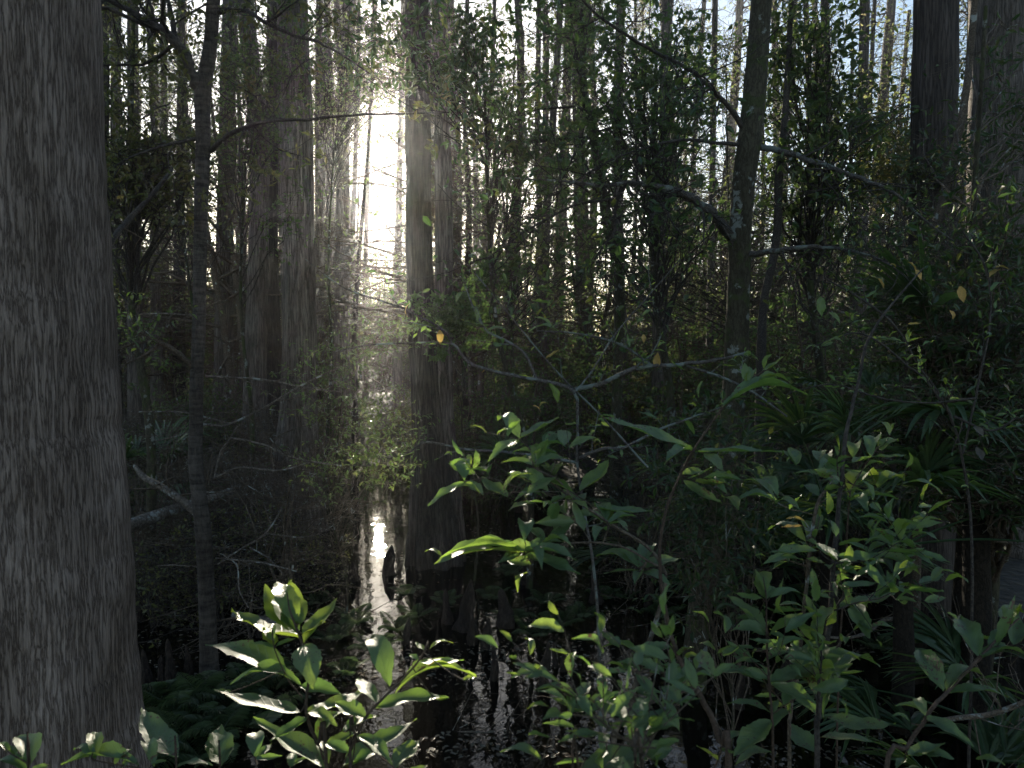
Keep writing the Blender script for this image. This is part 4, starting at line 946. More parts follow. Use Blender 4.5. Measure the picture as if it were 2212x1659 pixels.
PP = [(1960, 4.8, 1.0, 2, 0.0, 'large palmetto fan cluster in front of the dark right cypress'), (1800, 5.4, 0.98, 2, 1.0, 'palmetto with blades spreading toward the lichened trunk'), (1690, 7.2, 1.0, 1, 2.1, 'palmetto standing just right of the lichened trunk'),
      (2090, 5.8, 1.0, 2, 4.2, 'palmetto in deep shade at the right edge'), (2120, 5.0, 1.35, 2, 0.6, 'tall palmetto with high dark fans in the right corner'), (1580, 8.0, 0.95, 0, 3.0, 'palmetto partly hidden behind the lichened trunk'),
      (1450, 8.6, 0.95, 0, 0.5, 'dim palmetto between the crooked tree and the lichened trunk'), (1120, 11.5, 0.9, 1, 1.5, 'small drooping palmetto beyond the central pair'), (300, 9.5, 1.0, 1, 2.0, 'palmetto behind the low branch of the ringed tree'),
      (250, 9.0, 0.9, 0, 1.2, 'palmetto beside the edge of the big left cypress'), (560, 11.5, 0.9, 0, 0.1, 'small palmetto left of the broad fluted cypress'), (1600, 6.6, 0.85, 2, 5.0, 'palmetto with brown hanging fronds behind the lichened trunk'), (1880, 8.5, 1.0, 2, 2.5, 'palmetto fan caught by light far behind the right saplings'),
      (2200, 4.6, 1.0, 0, 1.9, 'low palmetto at the very edge of the dark right bank'), (2120, 3.9, 0.8, 0, 0.4, 'small palmetto in black shade behind the leaning reddish sapling')]
for (u, D, s, i, rz, lab) in PP:
    p = at(u, 760, D); o = place(palms[i], p[0], p[1], zbase(p[0], p[1]), s, rz, lab, 'palmettos of the understory')

# ================================================================== FOREGROUND SAPLINGS (traced leaf by leaf, each at its own distance)
def hi_leaf(n_st=23, n_c=5, w=0.5, serr=0.03, seed=0):
    r = np.random.default_rng(seed)
    s = np.linspace(0, 1, n_st)
    hw = w * np.sin(np.pi * s ** 0.85) ** 0.9 * (1 - 0.35 * s ** 4); hw[0] = 0.012; hw[-1] = 0.004
    hw[1:-1] += r.normal(size=n_st - 2) * serr
    return s, hw, np.linspace(-1, 1, n_c)

def fg_leaf(base, tip, width, nrm, seed):
    r = np.random.default_rng(seed)
    s, hw, cc = hi_leaf(serr=0.02, seed=seed)
    L = np.linalg.norm(tip - base); d = (tip - base) / L
    S = norm(np.cross(nrm, d)); N = np.cross(d, S)
    bend = r.uniform(-0.08, 0.24); fold = r.uniform(0.2, 0.75); wave = r.uniform(0.03, 0.08); ph = r.uniform(0, 6); side = r.uniform(-0.06, 0.06); twist = r.uniform(-0.35, 0.35)
    st, c = np.meshgrid(s, cc, indexing='ij'); h = np.repeat(hw[:, None], len(cc), 1)
    x = st * L
    y = c * h * width / 0.5 / 2 * 1.0 + side * L * np.sin(np.pi * st)
    z = fold * np.abs(c) ** 1.3 * h * width / 0.5 / 2 + bend * L * np.sin(np.pi * st) * 1.0 + wave * width * np.sin(st * 14 + ph + 2 * c) * np.abs(c) + twist * (st - 0.5) * c * h * width
    V = base + x[..., None] * d + y[..., None] * S + z[..., None] * N
    n1, n2 = st.shape; idx = np.arange(n1 * n2).reshape(n1, n2)
    Fq = np.stack([idx[:-1, :-1], idx[:-1, 1:], idx[1:, 1:], idx[1:, :-1]], -1).reshape(-1, 4)
    uv = np.stack([st, c], -1).reshape(-1, 2)
    return V.reshape(-1, 3), Fq, uv

FR = {'TL': (0, 0), 'TM': (737.33, 0), 'TR': (1474.67, 0), 'ML': (0, 553), 'MM': (737.33, 553), 'MR': (1474.67, 553), 'BL': (0, 1106), 'BM': (737.33, 1106), 'BR': (1474.67, 1106), 'O': (0, 0)}
def cv(fr, x, y):
    if fr == 'O': return x, y
    a, b = FR[fr]; return a + x / 3, b + y / 3
KK = dict(g='leaf_fg', y='leaf_young', o='leaf_yellow', b='leaf_brown')
def sapling(label, D, stems, leaflist, cat='sapling', name='leafy_sapling', group=None, extra=0, extra_size=0.055, extra_mat='leaf_fg', stem_mat='red_stem', root=None, dD=0.12, fill=None):
    """stems: (frame, [(x,y,w)...], D0, D1); leaflist: (frame, x0,y0,x1,y1,w,flag)"""
    st0 = stems[0]; u0, v0 = cv(st0[0], *st0[1][0][:2]); b = at(u0, v0, st0[2] or D)
    gb = b.copy(); gb[2] = zbase(b[0], b[1])
    e = empty(name, gb, label, cat, group)
    SP, SR = [], []
    for i, (fr, pts, d0, d1) in enumerate(stems):
        P, R = px_path([(*cv(fr, x, y), w if fr == 'O' else w / 3) for x, y, w in pts], d0 or D, d1 or D)
        if i == 0 and P[0, 2] > 0.1:
            P = np.vstack([gb + [0.02, 0.03, -0.05], (gb * 0.5 + P[0] * 0.5) + [0.02, 0.02, 0], P]); R = np.concatenate([[R[0] * 1.3, R[0] * 1.15], R])
        k = max(10, 4 * len(P)); Pk = catmull(P, k); Rk = np.interp(np.linspace(0, 1, k), np.linspace(0, 1, len(R)), R)
        Pk[1:-1] += rng.normal(size=(k - 2, 3)) * Rk[1:-1, None] * 0.15
        V, Fq = tubes(Pk[None], np.maximum(Rk, 0.0009)[None], 8); mesh_obj('stem', V, Fq, stem_mat, e)
        SP.append(catmull(Pk, 12)); SR.append(np.interp(np.linspace(0, 1, 12), np.linspace(0, 1, k), Rk))
    SPa = np.vstack(SP)
    acc = {}
    pet = []
    def add(mat, V, Fq, uv):
        a = acc.setdefault(mat, [[], [], [], 0]); a[0].append(V); a[1].append(Fq + a[3]); a[2].append(uv); a[3] += len(V)
    for j, (fr, x0, y0, x1, y1, w, fl) in enumerate(leaflist):
        sc_ = 1.0 if fr == 'O' else 1 / 3
        u0, v0 = cv(fr, x0, y0); u1, v1 = cv(fr, x1, y1); wp = w * sc_
        A = at(u0, v0, D); i = np.argmin(((SPa[:, [0, 2]] - A[[0, 2]]) ** 2).sum(1))
        dd = SPa[i, 1] if np.linalg.norm((SPa[i] - A)[[0, 2]]) < 0.06 else D + rng.uniform(-0.05, 0.05)
        A = at(u0, v0, dd); Lp = math.hypot(u1 - u0, v1 - v0); Lm = Lp / F * dd
        dh = dd * (v0 - 762) / (v1 - 762) - dd if min(v0, v1) > 900 else rng.uniform(-0.4, 0.4) * Lm
        B = at(u1, v1, dd + float(np.clip(0.8 * dh, -0.09, 0.11)) + rng.uniform(-0.12, 0.12) * Lm)
        d = norm(B - A); L = np.linalg.norm(B - A); tw = min(max(0.31 * L, wp / F * dd), 0.46 * L)
        cam_v = norm(np.array([0, 0, CAMH]) - A); cv_ = norm(cam_v - d * (cam_v @ d)); sv = np.cross(d, cv_)
        if sv[2] < 0: sv = -sv
        s = min(1.0, wp / F * dd / tw); c = math.sqrt(max(0, 1 - s * s))
        wup = 0.12 if rng.random() < 0.65 else 0.4
        nn = norm(norm(cv_ * s + sv * c) * wup + np.array([-0.03, rng.uniform(-0.12, 0.24), 0.75]))
        V, Fq, uv = fg_leaf(A, B, tw, nn, j * 7 + int(u0)); add(KK[fl], V, Fq, uv)
        # petiole back to the nearest stem
        q = SPa[np.argmin(((SPa - A) ** 2).sum(1))]
        if 0.004 < np.linalg.norm(q - A) < 0.12: pet.append(catmull([q, (q + A) / 2 - [0, 0, 0.003], A], 4))
    if pet:
        V, Fq = tubes(np.array(pet), np.full((len(pet), 4), 0.0011), 5); mesh_obj('leaf_stalk', V, Fq, stem_mat, e)
    if extra:
        P1, R1 = grow(np.array(SP), np.array(SR), extra, (0.06, 0.2), 0.75, (0, 0, 0.25), 5, 0.15, 0.1, 1, 0.5, 0.4, 0.001)
        V, Fq = tubes(P1, R1, 5); mesh_obj('foliage_twig', V, Fq, stem_mat, e)
        n = len(P1)
        for q in range(n):
            m = rng.integers(3, 6)
            for z in range(m):
                t = 1 - z * 0.22; i = int(max(0, t * 4)); A = P1[q, i]
                tg = norm(P1[q, -1] - P1[q, 0]); d = norm((tg * 0.5 + rand_unit(1)[0] * 0.8) * [1, 1, 0.35] + np.array([0, 0, 0.08])) if z else norm(tg + rand_unit(1)[0] * 0.3)
                L = extra_size * rng.uniform(0.6, 1.3) * (0.7 if z == 0 else 1)
                nn = norm(np.array([0, -0.15, 1.0]) + rng.normal(size=3) * 0.4)
                V, Fq, uv = fg_leaf(A, A + d * L, L * 0.34, nn, q * 31 + z)
                add('leaf_young' if (z == 0 and rng.random() < 0.5) else extra_mat, V, Fq, uv)
    for mat, (Vs, Fs, Us, _) in acc.items():
        nm = {'leaf_fg': 'foliage', 'leaf_young': 'young_foliage', 'leaf_yellow': 'yellow_leaves', 'leaf_brown': 'dead_leaves'}[mat]
        mesh_obj(nm, np.vstack(Vs), np.vstack(Fs), mat, e, uv=np.vstack(Us))
    return e

sapling('leafy shoot with a lime green tip standing tallest at the lower left', 1.30,
  [('BL', [(2120, 1680, 26), (2060, 1500, 24), (1985, 1310, 22), (2000, 1060, 20), (1960, 860, 18), (1880, 640, 12), (1860, 520, 6)], 1.25, 1.32),
   ('BL', [(1960, 1200, 10), (1870, 1090, 9), (1780, 890, 8), (1765, 760, 5)], 1.30, 1.28)],
  [('BL', 1930, 740, 1870, 430, 60, 'y'), ('BL', 1920, 720, 1800, 450, 55, 'y'), ('BL', 1935, 720, 1890, 440, 45, 'y'), ('BL', 1925, 780, 1715, 470, 120, 'y'), ('BL', 1930, 790, 1800, 540, 150, 'g'), ('BL', 1960, 790, 2185, 555, 85, 'y'),
   ('BL', 1970, 850, 2112, 715, 80, 'y'), ('BL', 1940, 810, 1500, 632, 60, 'y'), ('BL', 1975, 860, 2030, 1150, 260, 'g'), ('BL', 1850, 1050, 1330, 860, 170, 'g'),
   ('BL', 1780, 860, 1700, 745, 30, 'y'), ('BL', 1775, 840, 1775, 730, 28, 'y'), ('BL', 1785, 880, 1600, 850, 36, 'g'), ('BL', 1790, 870, 1920, 815, 36, 'g'),
   ('BL', 1950, 1120, 1490, 1120, 120, 'g'), ('BL', 1945, 1300, 1390, 1150, 150, 'g'), ('BL', 1500, 1165, 1385, 1150, 30, 'y'), ('BL', 1990, 1290, 2400, 1130, 140, 'g'), ('BL', 1940, 1130, 2210, 1180, 130, 'g'),
   ('BL', 2110, 1655, 1640, 1330, 170, 'g'), ('BL', 2050, 1490, 2220, 1290, 110, 'g'), ('BL', 2100, 1560, 2330, 1420, 120, 'g'), ('BL', 1990, 1330, 1750, 1480, 110, 'g'), ('BL', 1990, 1300, 2190, 1390, 100, 'g'), ('BL', 2120, 1640, 2060, 1480, 90, 'g')], extra=0)
sapling('shoot with long green leaves right of the lime-tipped one', 1.22,
  [('BM', [(60, 1680, 22), (100, 1450, 20), (180, 1300, 20), (320, 1160, 18), (490, 980, 14), (550, 870, 10), (560, 840, 6)], 1.2, 1.28)],
  [('BM', 310, 1130, 170, 825, 165, 'g'), ('BM', 350, 1170, 875, 1065, 95, 'g'), ('BM', 215, 1275, 695, 1205, 100, 'g'), ('BM', 480, 980, 795, 960, 60, 'g'), ('BM', 500, 960, 435, 930, 40, 'g'), ('BM', 545, 900, 480, 840, 28, 'y'), ('BM', 570, 890, 725, 850, 26, 'y'),
   ('BM', 790, 1090, 875, 1065, 50, 'y'), ('BM', 610, 1215, 698, 1205, 50, 'y'), ('BM', 5, 1650, 490, 1340, 170, 'g'), ('BM', 10, 1420, 235, 1320, 140, 'g'), ('BM', 345, 1655, 505, 1480, 150, 'g'), ('BM', 70, 1640, 310, 1560, 100, 'g'), ('BM', 160, 1330, -40, 1230, 130, 'g'),
   ('BM', 100, 1450, 330, 1640, 90, 'g'), ('BM', 240, 1240, 100, 1080, 90, 'g'), ('BM', 60, 1560, -120, 1500, 90, 'g'), ('BM', 420, 1700, 560, 1640, 70, 'g')], extra=0)
sapling('short seedling with two pale upright leaves at the bottom edge', 1.35,
  [('BL', [(1430, 1800, 12), (1428, 1640, 12)], 1.35, 1.35), ('BL', [(1440, 1760, 10), (1650, 1660, 9), (1652, 1590, 8)], 1.35, 1.4), ('BL', [(1440, 1780, 8), (1800, 1700, 8), (1885, 1655, 7)], 1.35, 1.3)],
  [('BL', 1428, 1640, 1432, 1380, 200, 'g'), ('BL', 1652, 1585, 1660, 1430, 160, 'g'), ('BL', 1885, 1655, 1892, 1562, 115, 'g'), ('BL', 1430, 1600, 1380, 1420, 70, 'g'), ('BL', 1652, 1590, 1760, 1500, 60, 'g'), ('BL', 1655, 1600, 1830, 1580, 60, 'g'), ('BL', 1885, 1650, 1990, 1590, 60, 'g')], extra=0)
sapling('low sprig with a half-lit upright leaf beside the foot of the big left cypress', 1.30,
  [('BL', [(1150, 1800, 14), (1140, 1600, 12)], 1.3, 1.3), ('BL', [(1150, 1740, 10), (900, 1660, 10), (620, 1610, 9), (600, 1560, 6)], 1.3, 1.25)],
  [('BL', 1140, 1600, 915, 1262, 200, 'g'), ('BL', 620, 1600, 595, 1430, 60, 'y'), ('BL', 620, 1605, 475, 1540, 50, 'g'), ('BL', 900, 1640, 395, 1640, 100, 'g'), ('BL', 740, 1640, 860, 1540, 80, 'g'), ('BL', 980, 1640, 1085, 1612, 36, 'y'), ('BL', 1000, 1650, 930, 1500, 60, 'g'), ('BL', 1140, 1650, 1380, 1640, 70, 'g'), ('BL', 780, 1660, 900, 1600, 60, 'g')], extra=0)
sapling('sprig with a rounded leaf in the very lower left corner', 1.25,
  [('BL', [(190, 1800, 14), (190, 1650, 12), (60, 1560, 8), (20, 1510, 5)], 1.25, 1.25)],
  [('BL', 190, 1650, 110, 1460, 160, 'g'), ('BL', 60, 1560, -20, 1500, 40, 'y'), ('BL', 190, 1690, -30, 1620, 90, 'g'), ('BL', 100, 1580, 10, 1500, 30, 'y'), ('BL', 190, 1700, 330, 1640, 70, 'g')], extra=0)
# centre: sprays of a shrub rooted at the lower right of centre
sapling('arching sprays of green leaves hanging over the water right of the central pair', 1.75,
  [('BM', [(1750, 1680, 44), (1860, 1340, 40), (1900, 1150, 36), (1950, 960, 34), (2100, 480, 26), (2010, 250, 22), (1750, 80, 20), (1500, -90, 18), (1350, -200, 14)], 1.55, 1.75),
   ('BM', [(2050, 350, 16), (1800, 220, 14), (1500, 200, 13), (1200, 260, 12)], 1.65, 1.6),
   ('MM', [(1500, 1570, 12), (1400, 1450, 11), (1260, 1380, 10), (1240, 1330, 7)], 1.72, 1.7),
   ('MM', [(1600, 1600, 10), (1300, 1400, 8), (1230, 1260, 8), (1155, 1190, 7)], 1.75, 1.8),
   ('MM', [(1450, 1560, 9), (1150, 1500, 8), (960, 1440, 7), (800, 1460, 6)], 1.75, 1.8)],
  [('MM', 1155, 1185, 1008, 1068, 90, 'g'), ('MM', 1160, 1180, 1412, 1045, 90, 'g'), ('MM', 1150, 1195, 948, 1335, 95, 'g'), ('MM', 1150, 1200, 1085, 1250, 50, 'g'),
   ('MM', 800, 1460, 745, 1330, 110, 'g'), ('MM', 795, 1465, 560, 1622, 70, 'g'), ('MM', 810, 1465, 922, 1550, 80, 'g'),
   ('MM', 1545, 1520, 1732, 1318, 95, 'y'), ('MM', 1390, 1430, 1190, 1560, 120, 'g'), ('MM', 1270, 1370, 1200, 1290, 40, 'y'), ('MM', 1260, 1370, 1258, 1215, 40, 'y'), ('MM', 1270, 1365, 1350, 1260, 100, 'g'), ('MM', 1250, 1360, 1030, 1340, 45, 'g'),
   ('MM', 1385, 1420, 1295, 1355, 90, 'y'), ('MM', 1390, 1410, 1410, 1345, 60, 'y'), ('MM', 1330, 1450, 1500, 1530, 70, 'y'), ('MM', 1230, 1440, 1075, 1405, 50, 'g'), ('MM', 1080, 1560, 910, 1430, 60, 'g'),
   ('MM', 1320, 1260, 1405, 1150, 90, 'g'), ('MM', 1440, 1230, 1430, 1128, 60, 'g'), ('MM', 1500, 1570, 1340, 1610, 70, 'g'), ('MM', 1510, 1590, 1590, 1530, 60, 'g'), ('MM', 1490, 1580, 1470, 1490, 50, 'y'), ('MM', 1480, 1590, 1600, 1640, 60, 'y'),
   ('MM', 1650, 1630, 2020, 1650, 80, 'g'), ('MM', 1300, 1560, 1120, 1590, 50, 'g'), ('MM', 1250, 1600, 1080, 1650, 50, 'g'), ('MM', 1720, 1780, 1640, 1850, 60, 'g'),
   ('BM', 1180, 260, 640, 300, 60, 'g'), ('BM', 1180, 250, 820, 205, 55, 'g'), ('BM', 1190, 270, 1550, 405, 100, 'g'), ('BM', 1200, 255, 1525, 315, 60, 'g'), ('BM', 1200, 235, 1440, 190, 60, 'g'), ('BM', 1190, 190, 1175, 85, 90, 'g'), ('BM', 1170, 270, 1010, 330, 60, 'g'), ('BM', 1160, 265, 600, 340, 50, 'g'), ('BM', 650, 285, 540, 258, 28, 'y'), ('BM', 1110, 275, 1040, 310, 36, 'y'), ('BM', 1180, 240, 980, 210, 50, 'g'), ('BM', 1200, 250, 1400, 170, 50, 'g'), ('BM', 1190, 265, 1300, 380, 50, 'g'),
   ('BM', 1940, 370, 1650, 285, 90, 'g'), ('BM', 1940, 360, 2010, 230, 110, 'g'), ('BM', 1950, 370, 2200, 300, 130, 'g'), ('BM', 1930, 380, 1700, 400, 50, 'g'), ('BM', 1950, 390, 2140, 480, 70, 'g'), ('BM', 1930, 360, 1760, 240, 70, 'g'), ('BM', 1940, 390, 1900, 470, 40, 'g'),
   ('BM', 1720, 70, 1460, 60, 70, 'g'), ('BM', 1730, 70, 1910, 30, 70, 'g'), ('BM', 1720, 60, 1640, -30, 60, 'g'), ('BM', 1725, 60, 1710, -20, 40, 'y'), ('BM', 1740, 80, 1860, 130, 50, 'g'),
   ('BM', 1945, 945, 1685, 880, 40, 'y'), ('BM', 1940, 955, 1770, 1030, 60, 'g'), ('BM', 1800, 880, 1690, 770, 44, 'y'), ('BM', 1950, 955, 2100, 975, 60, 'g'), ('BM', 1940, 960, 1835, 1045, 50, 'g'), ('BM', 1955, 930, 1990, 880, 50, 'g'), ('BM', 1950, 1010, 2080, 1050, 60, 'g'), ('BM', 1900, 1150, 2100, 1180, 70, 'g')],
  extra=3, extra_size=0.07, name='leafy_shrub', cat='shrub', stem_mat='twig')
sapling('bushy low shrub with pale lit leaves at the bottom right of centre', 0.97,
  [('BM', [(1900, 1900, 36), (1950, 1650, 30), (1900, 1500, 24), (1700, 1440, 14), (1510, 1400, 10)], 0.93, 1.0),
   ('BM', [(1900, 1520, 16), (1740, 1400, 14), (1620, 1300, 12), (1540, 1220, 9), (1440, 1180, 6)], 0.95, 1.03),
   ('BM', [(1950, 1600, 16), (2050, 1400, 14), (2100, 1250, 12), (2060, 1130, 8)], 0.93, 1.03)],
  [('BM', 1540, 1220, 1250, 1155, 60, 'g'), ('BM', 1530, 1205, 1610, 1100, 85, 'g'), ('BM', 1475, 1170, 1412, 1105, 28, 'y'), ('BM', 1610, 1295, 1350, 1195, 60, 'g'), ('BM', 1630, 1300, 1748, 1205, 80, 'g'), ('BM', 1735, 1410, 1555, 1310, 85, 'g'), ('BM', 1600, 1280, 1480, 1290, 40, 'y'),
   ('BM', 1510, 1400, 1305, 1370, 50, 'g'), ('BM', 1700, 1440, 1405, 1490, 85, 'g'), ('BM', 1700, 1440, 1680, 1555, 80, 'g'), ('BM', 1710, 1430, 1800, 1400, 60, 'g'), ('BM', 1600, 1430, 1450, 1420, 50, 'g'), ('BM', 1820, 1350, 1800, 1230, 60, 'g'), ('BM', 1880, 1400, 1990, 1290, 80, 'g'), ('BM', 1960, 1420, 2120, 1270, 110, 'g'), ('BM', 1980, 1450, 2190, 1390, 100, 'g'), ('BM', 2060, 1250, 1960, 1180, 60, 'g'), ('BM', 2100, 1240, 2210, 1180, 90, 'g'), ('BM', 2080, 1130, 2212, 1260, 90, 'g'),
   ('BM', 1880, 1540, 1870, 1440, 80, 'g'), ('BM', 1900, 1560, 1990, 1480, 90, 'g'), ('BM', 1720, 1540, 1640, 1620, 60, 'g')],
  extra=8, extra_size=0.045, name='leafy_shrub', cat='shrub', stem_mat='twig')
sapling('large curled green leaf on a short stem at the bottom edge, nearest leaf of all', 0.95,
  [('BM', [(1500, 1900, 20), (1545, 1680, 16)], 0.95, 0.95)], [('BM', 1545, 1675, 2185, 1475, 210, 'g'), ('BM', 2040, 1530, 2190, 1475, 120, 'y')], name='seedling')
# right: tall stem with big leaves
sapling('tall red-stemmed shoot with long serrated leaves in front of the lichened trunk', 1.65,
  [('BR', [(300, 1680, 46), (250, 1500, 44), (150, 1250, 40), (0, 1000, 34), (-100, 700, 28), (-150, 300, 24), (-110, 0, 20), (-20, -230, 16), (70, -400, 14), (250, -660, 12), (420, -840, 10), (530, -920, 7)], 1.5, 1.7)],
  [('MR', 420, 820, 400, 690, 130, 'g'), ('MR', 425, 820, 430, 740, 60, 'y'), ('MR', 520, 745, 652, 650, 70, 'y'), ('MR', 530, 740, 590, 630, 30, 'y'), ('MR', 470, 810, 702, 822, 66, 'g'), ('MR', 470, 800, 600, 770, 40, 'y'), ('MR', 260, 960, 240, 935, 40, 'g'), ('MR', 270, 970, 810, 900, 70, 'g'), ('MR', 255, 980, 430, 915, 50, 'g'), ('MR', 80, 1270, 645, 1270, 85, 'g'), ('MR', 60, 1250, -530, 1040, 80, 'g'), ('MR', -420, 1080, -540, 1035, 36, 'y'),
   ('MR', 150, 1280, 265, 1400, 75, 'g'), ('MR', 130, 1440, 405, 1455, 66, 'g'), ('MR', 205, 1470, 330, 1440, 50, 'y'), ('MR', 510, 1440, 620, 1565, 85, 'g'), ('MR', 620, 1600, 325, 1600, 60, 'g'), ('MR', 0, 1450, 255, 1600, 110, 'g'), ('MR', 255, 1560, 360, 1645, 40, 'y'), ('MR', 60, 1260, -120, 1350, 60, 'g'), ('MR', 400, 1450, 600, 1590, 20, 'g'), ('MR', 600, 1600, 770, 1655, 60, 'g')],
  extra=7, extra_size=0.065)
sapling('tall dark-stemmed sapling running the height of the right foreground', 1.75,
  [('BR', [(870, 1680, 36), (880, 1300, 38), (920, 950, 36), (960, 650, 34), (980, 300, 32), (1010, 0, 28), (1060, -500, 26), (1130, -810, 22), (1200, -1110, 18), (1350, -1340, 14), (1560, -1580, 9)], 1.55, 2.2),
   ('BR', [(880, 1150, 14), (900, 950, 12), (885, 850, 8)], 1.6, 1.62), ('BR', [(975, 640, 12), (1120, 590, 10), (1270, 560, 8), (1400, 500, 5)], 1.62, 1.6), ('BR', [(985, 330, 12), (1150, 320, 10), (1340, 285, 8), (1430, 240, 5)], 1.68, 1.7), ('BR', [(990, 620, 14), (1200, 340, 12), (1390, 130, 10), (1450, 70, 6)], 1.7, 1.75)],
  [('BR', 915, 1180, 1280, 1000, 170, 'g'), ('BR', 930, 1330, 1380, 1370, 110, 'g'), ('BR', 890, 1460, 1280, 1500, 130, 'g'), ('BR', 880, 1310, 575, 1110, 130, 'g'), ('BR', 870, 1560, 690, 1370, 150, 'g'), ('BR', 920, 1030, 1150, 960, 80, 'g'), ('BR', 890, 1020, 700, 850, 120, 'g'), ('BR', 900, 1030, 600, 1100, 120, 'g'), ('BR', 890, 930, 860, 830, 40, 'y'), ('BR', 890, 930, 930, 860, 50, 'g'),
   ('BR', 1120, 590, 1400, 490, 120, 'g'), ('BR', 1250, 545, 1395, 500, 50, 'y'), ('BR', 1090, 610, 1210, 820, 120, 'g'), ('BR', 1010, 610, 1270, 590, 36, 'g'), ('BR', 1270, 550, 1500, 545, 20, 'g'), ('BR', 1190, 315, 1545, 410, 85, 'g'), ('BR', 1340, 285, 1450, 235, 80, 'g'), ('BR', 1420, 285, 1640, 365, 44, 'g'), ('BR', 1000, 310, 860, 200, 60, 'g'), ('BR', 1005, 290, 1270, 270, 90, 'g'), ('BR', 880, 250, 560, 260, 100, 'g'), ('BR', 1030, 350, 1140, 410, 50, 'g'), ('BR', 960, 560, 810, 510, 50, 'g'), ('BR', 950, 640, 890, 700, 40, 'y')],
  extra=8, extra_size=0.065, stem_mat='dark_twig')
sapling('thin sapling with a lime tip between the lichened trunk and the tall dark stem', 1.6,
  [('BR', [(585, 1680, 18), (560, 1100, 16), (545, 850, 14), (542, 560, 9), (520, 420, 5)], 1.55, 1.62)],
  [('BR', 540, 560, 500, 380, 40, 'y'), ('BR', 535, 520, 480, 400, 36, 'y'), ('BR', 520, 560, 330, 520, 70, 'y'), ('BR', 560, 560, 805, 550, 80, 'g'), ('BR', 550, 790, 290, 540, 120, 'g'), ('BR', 545, 800, 310, 770, 110, 'g'), ('BR', 560, 800, 830, 750, 80, 'y'), ('BR', 560, 790, 690, 840, 60, 'g'), ('BR', 540, 1110, 135, 1060, 110, 'g'), ('BR', 550, 1090, 450, 1020, 60, 'g'), ('BR', 570, 1110, 870, 1010, 110, 'g'), ('BR', 575, 1120, 860, 1290, 90, 'g'), ('BR', 500, 970, 320, 930, 50, 'g'), ('BR', 470, 880, 310, 880, 40, 'g'), ('BR', 570, 1300, 290, 1240, 90, 'g'), ('BR', 570, 1350, 330, 1580, 160, 'g'), ('BR', 580, 1400, 700, 1290, 90, 'g'), ('BR', 580, 1560, 340, 1640, 100, 'g'), ('BR', 545, 850, 480, 860, 60, 'g')],
  extra=8, extra_size=0.065)
sapling('grey upright stem with small leaves left of the tall dark one', 1.9,
  [('BR', [(690, 1680, 26), (700, 1300, 26), (760, 900, 26), (800, 500, 24), (860, 0, 24), (980, -230, 16)], 1.85, 1.95)],
  [('BR', 800, 200, 550, 115, 80, 'g'), ('BR', 800, 160, 945, 105, 70, 'g'), ('BR', 800, 180, 870, 215, 50, 'g'), ('BR', 790, 230, 590, 300, 110, 'g'), ('BR', 780, 310, 510, 345, 60, 'g'), ('BR', 800, 300, 920, 330, 90, 'g'), ('BR', 780, 90, 640, 95, 36, 'o'), ('BR', 790, 60, 670, 45, 30, 'o'), ('BR', 790, 110, 790, 60, 24, 'y'), ('BR', 790, 620, 610, 610, 50, 'g'), ('BR', 780, 660, 620, 720, 60, 'g')],
  extra=13, extra_size=0.055, stem_mat='twig', name='leafy_sapling')
sapling('leaning reddish sapling with broad leaves in the lower right corner', 1.45,
  [('BR', [(1300, 1900, 34), (1460, 1520, 28), (1600, 1300, 26), (1700, 1180, 24), (1930, 940, 20), (2090, 770, 16), (2180, 690, 9)], 1.35, 1.5)],
  [('BR', 1690, 1160, 1530, 890, 150, 'g'), ('BR', 1705, 1170, 1950, 1060, 80, 'g'), ('BR', 1710, 1180, 2115, 1200, 110, 'g'), ('BR', 1920, 930, 1800, 680, 160, 'g'), ('BR', 1930, 930, 2090, 850, 70, 'g'), ('BR', 1940, 945, 2230, 930, 80, 'g'), ('BR', 2100, 760, 2070, 690, 50, 'y'), ('BR', 2120, 750, 2215, 660, 60, 'y'), ('BR', 2110, 740, 2180, 600, 36, 'y'), ('BR', 1580, 1310, 1370, 1260, 40, 'g'), ('BR', 1570, 1320, 1500, 1210, 80, 'g'), ('BR', 1580, 1330, 1890, 1520, 100, 'g'), ('BR', 1480, 1520, 1350, 1480, 60, 'g'), ('BR', 1450, 1560, 1760, 1600, 150, 'g'), ('BR', 1440, 1600, 1380, 1659, 120, 'g'), ('BR', 1480, 1370, 1340, 1330, 30, 'g'), ('BR', 1900, 1600, 2090, 1640, 60, 'y'), ('BR', 1460, 1580, 1700, 1500, 110, 'g')],
  extra=2, extra_size=0.08)
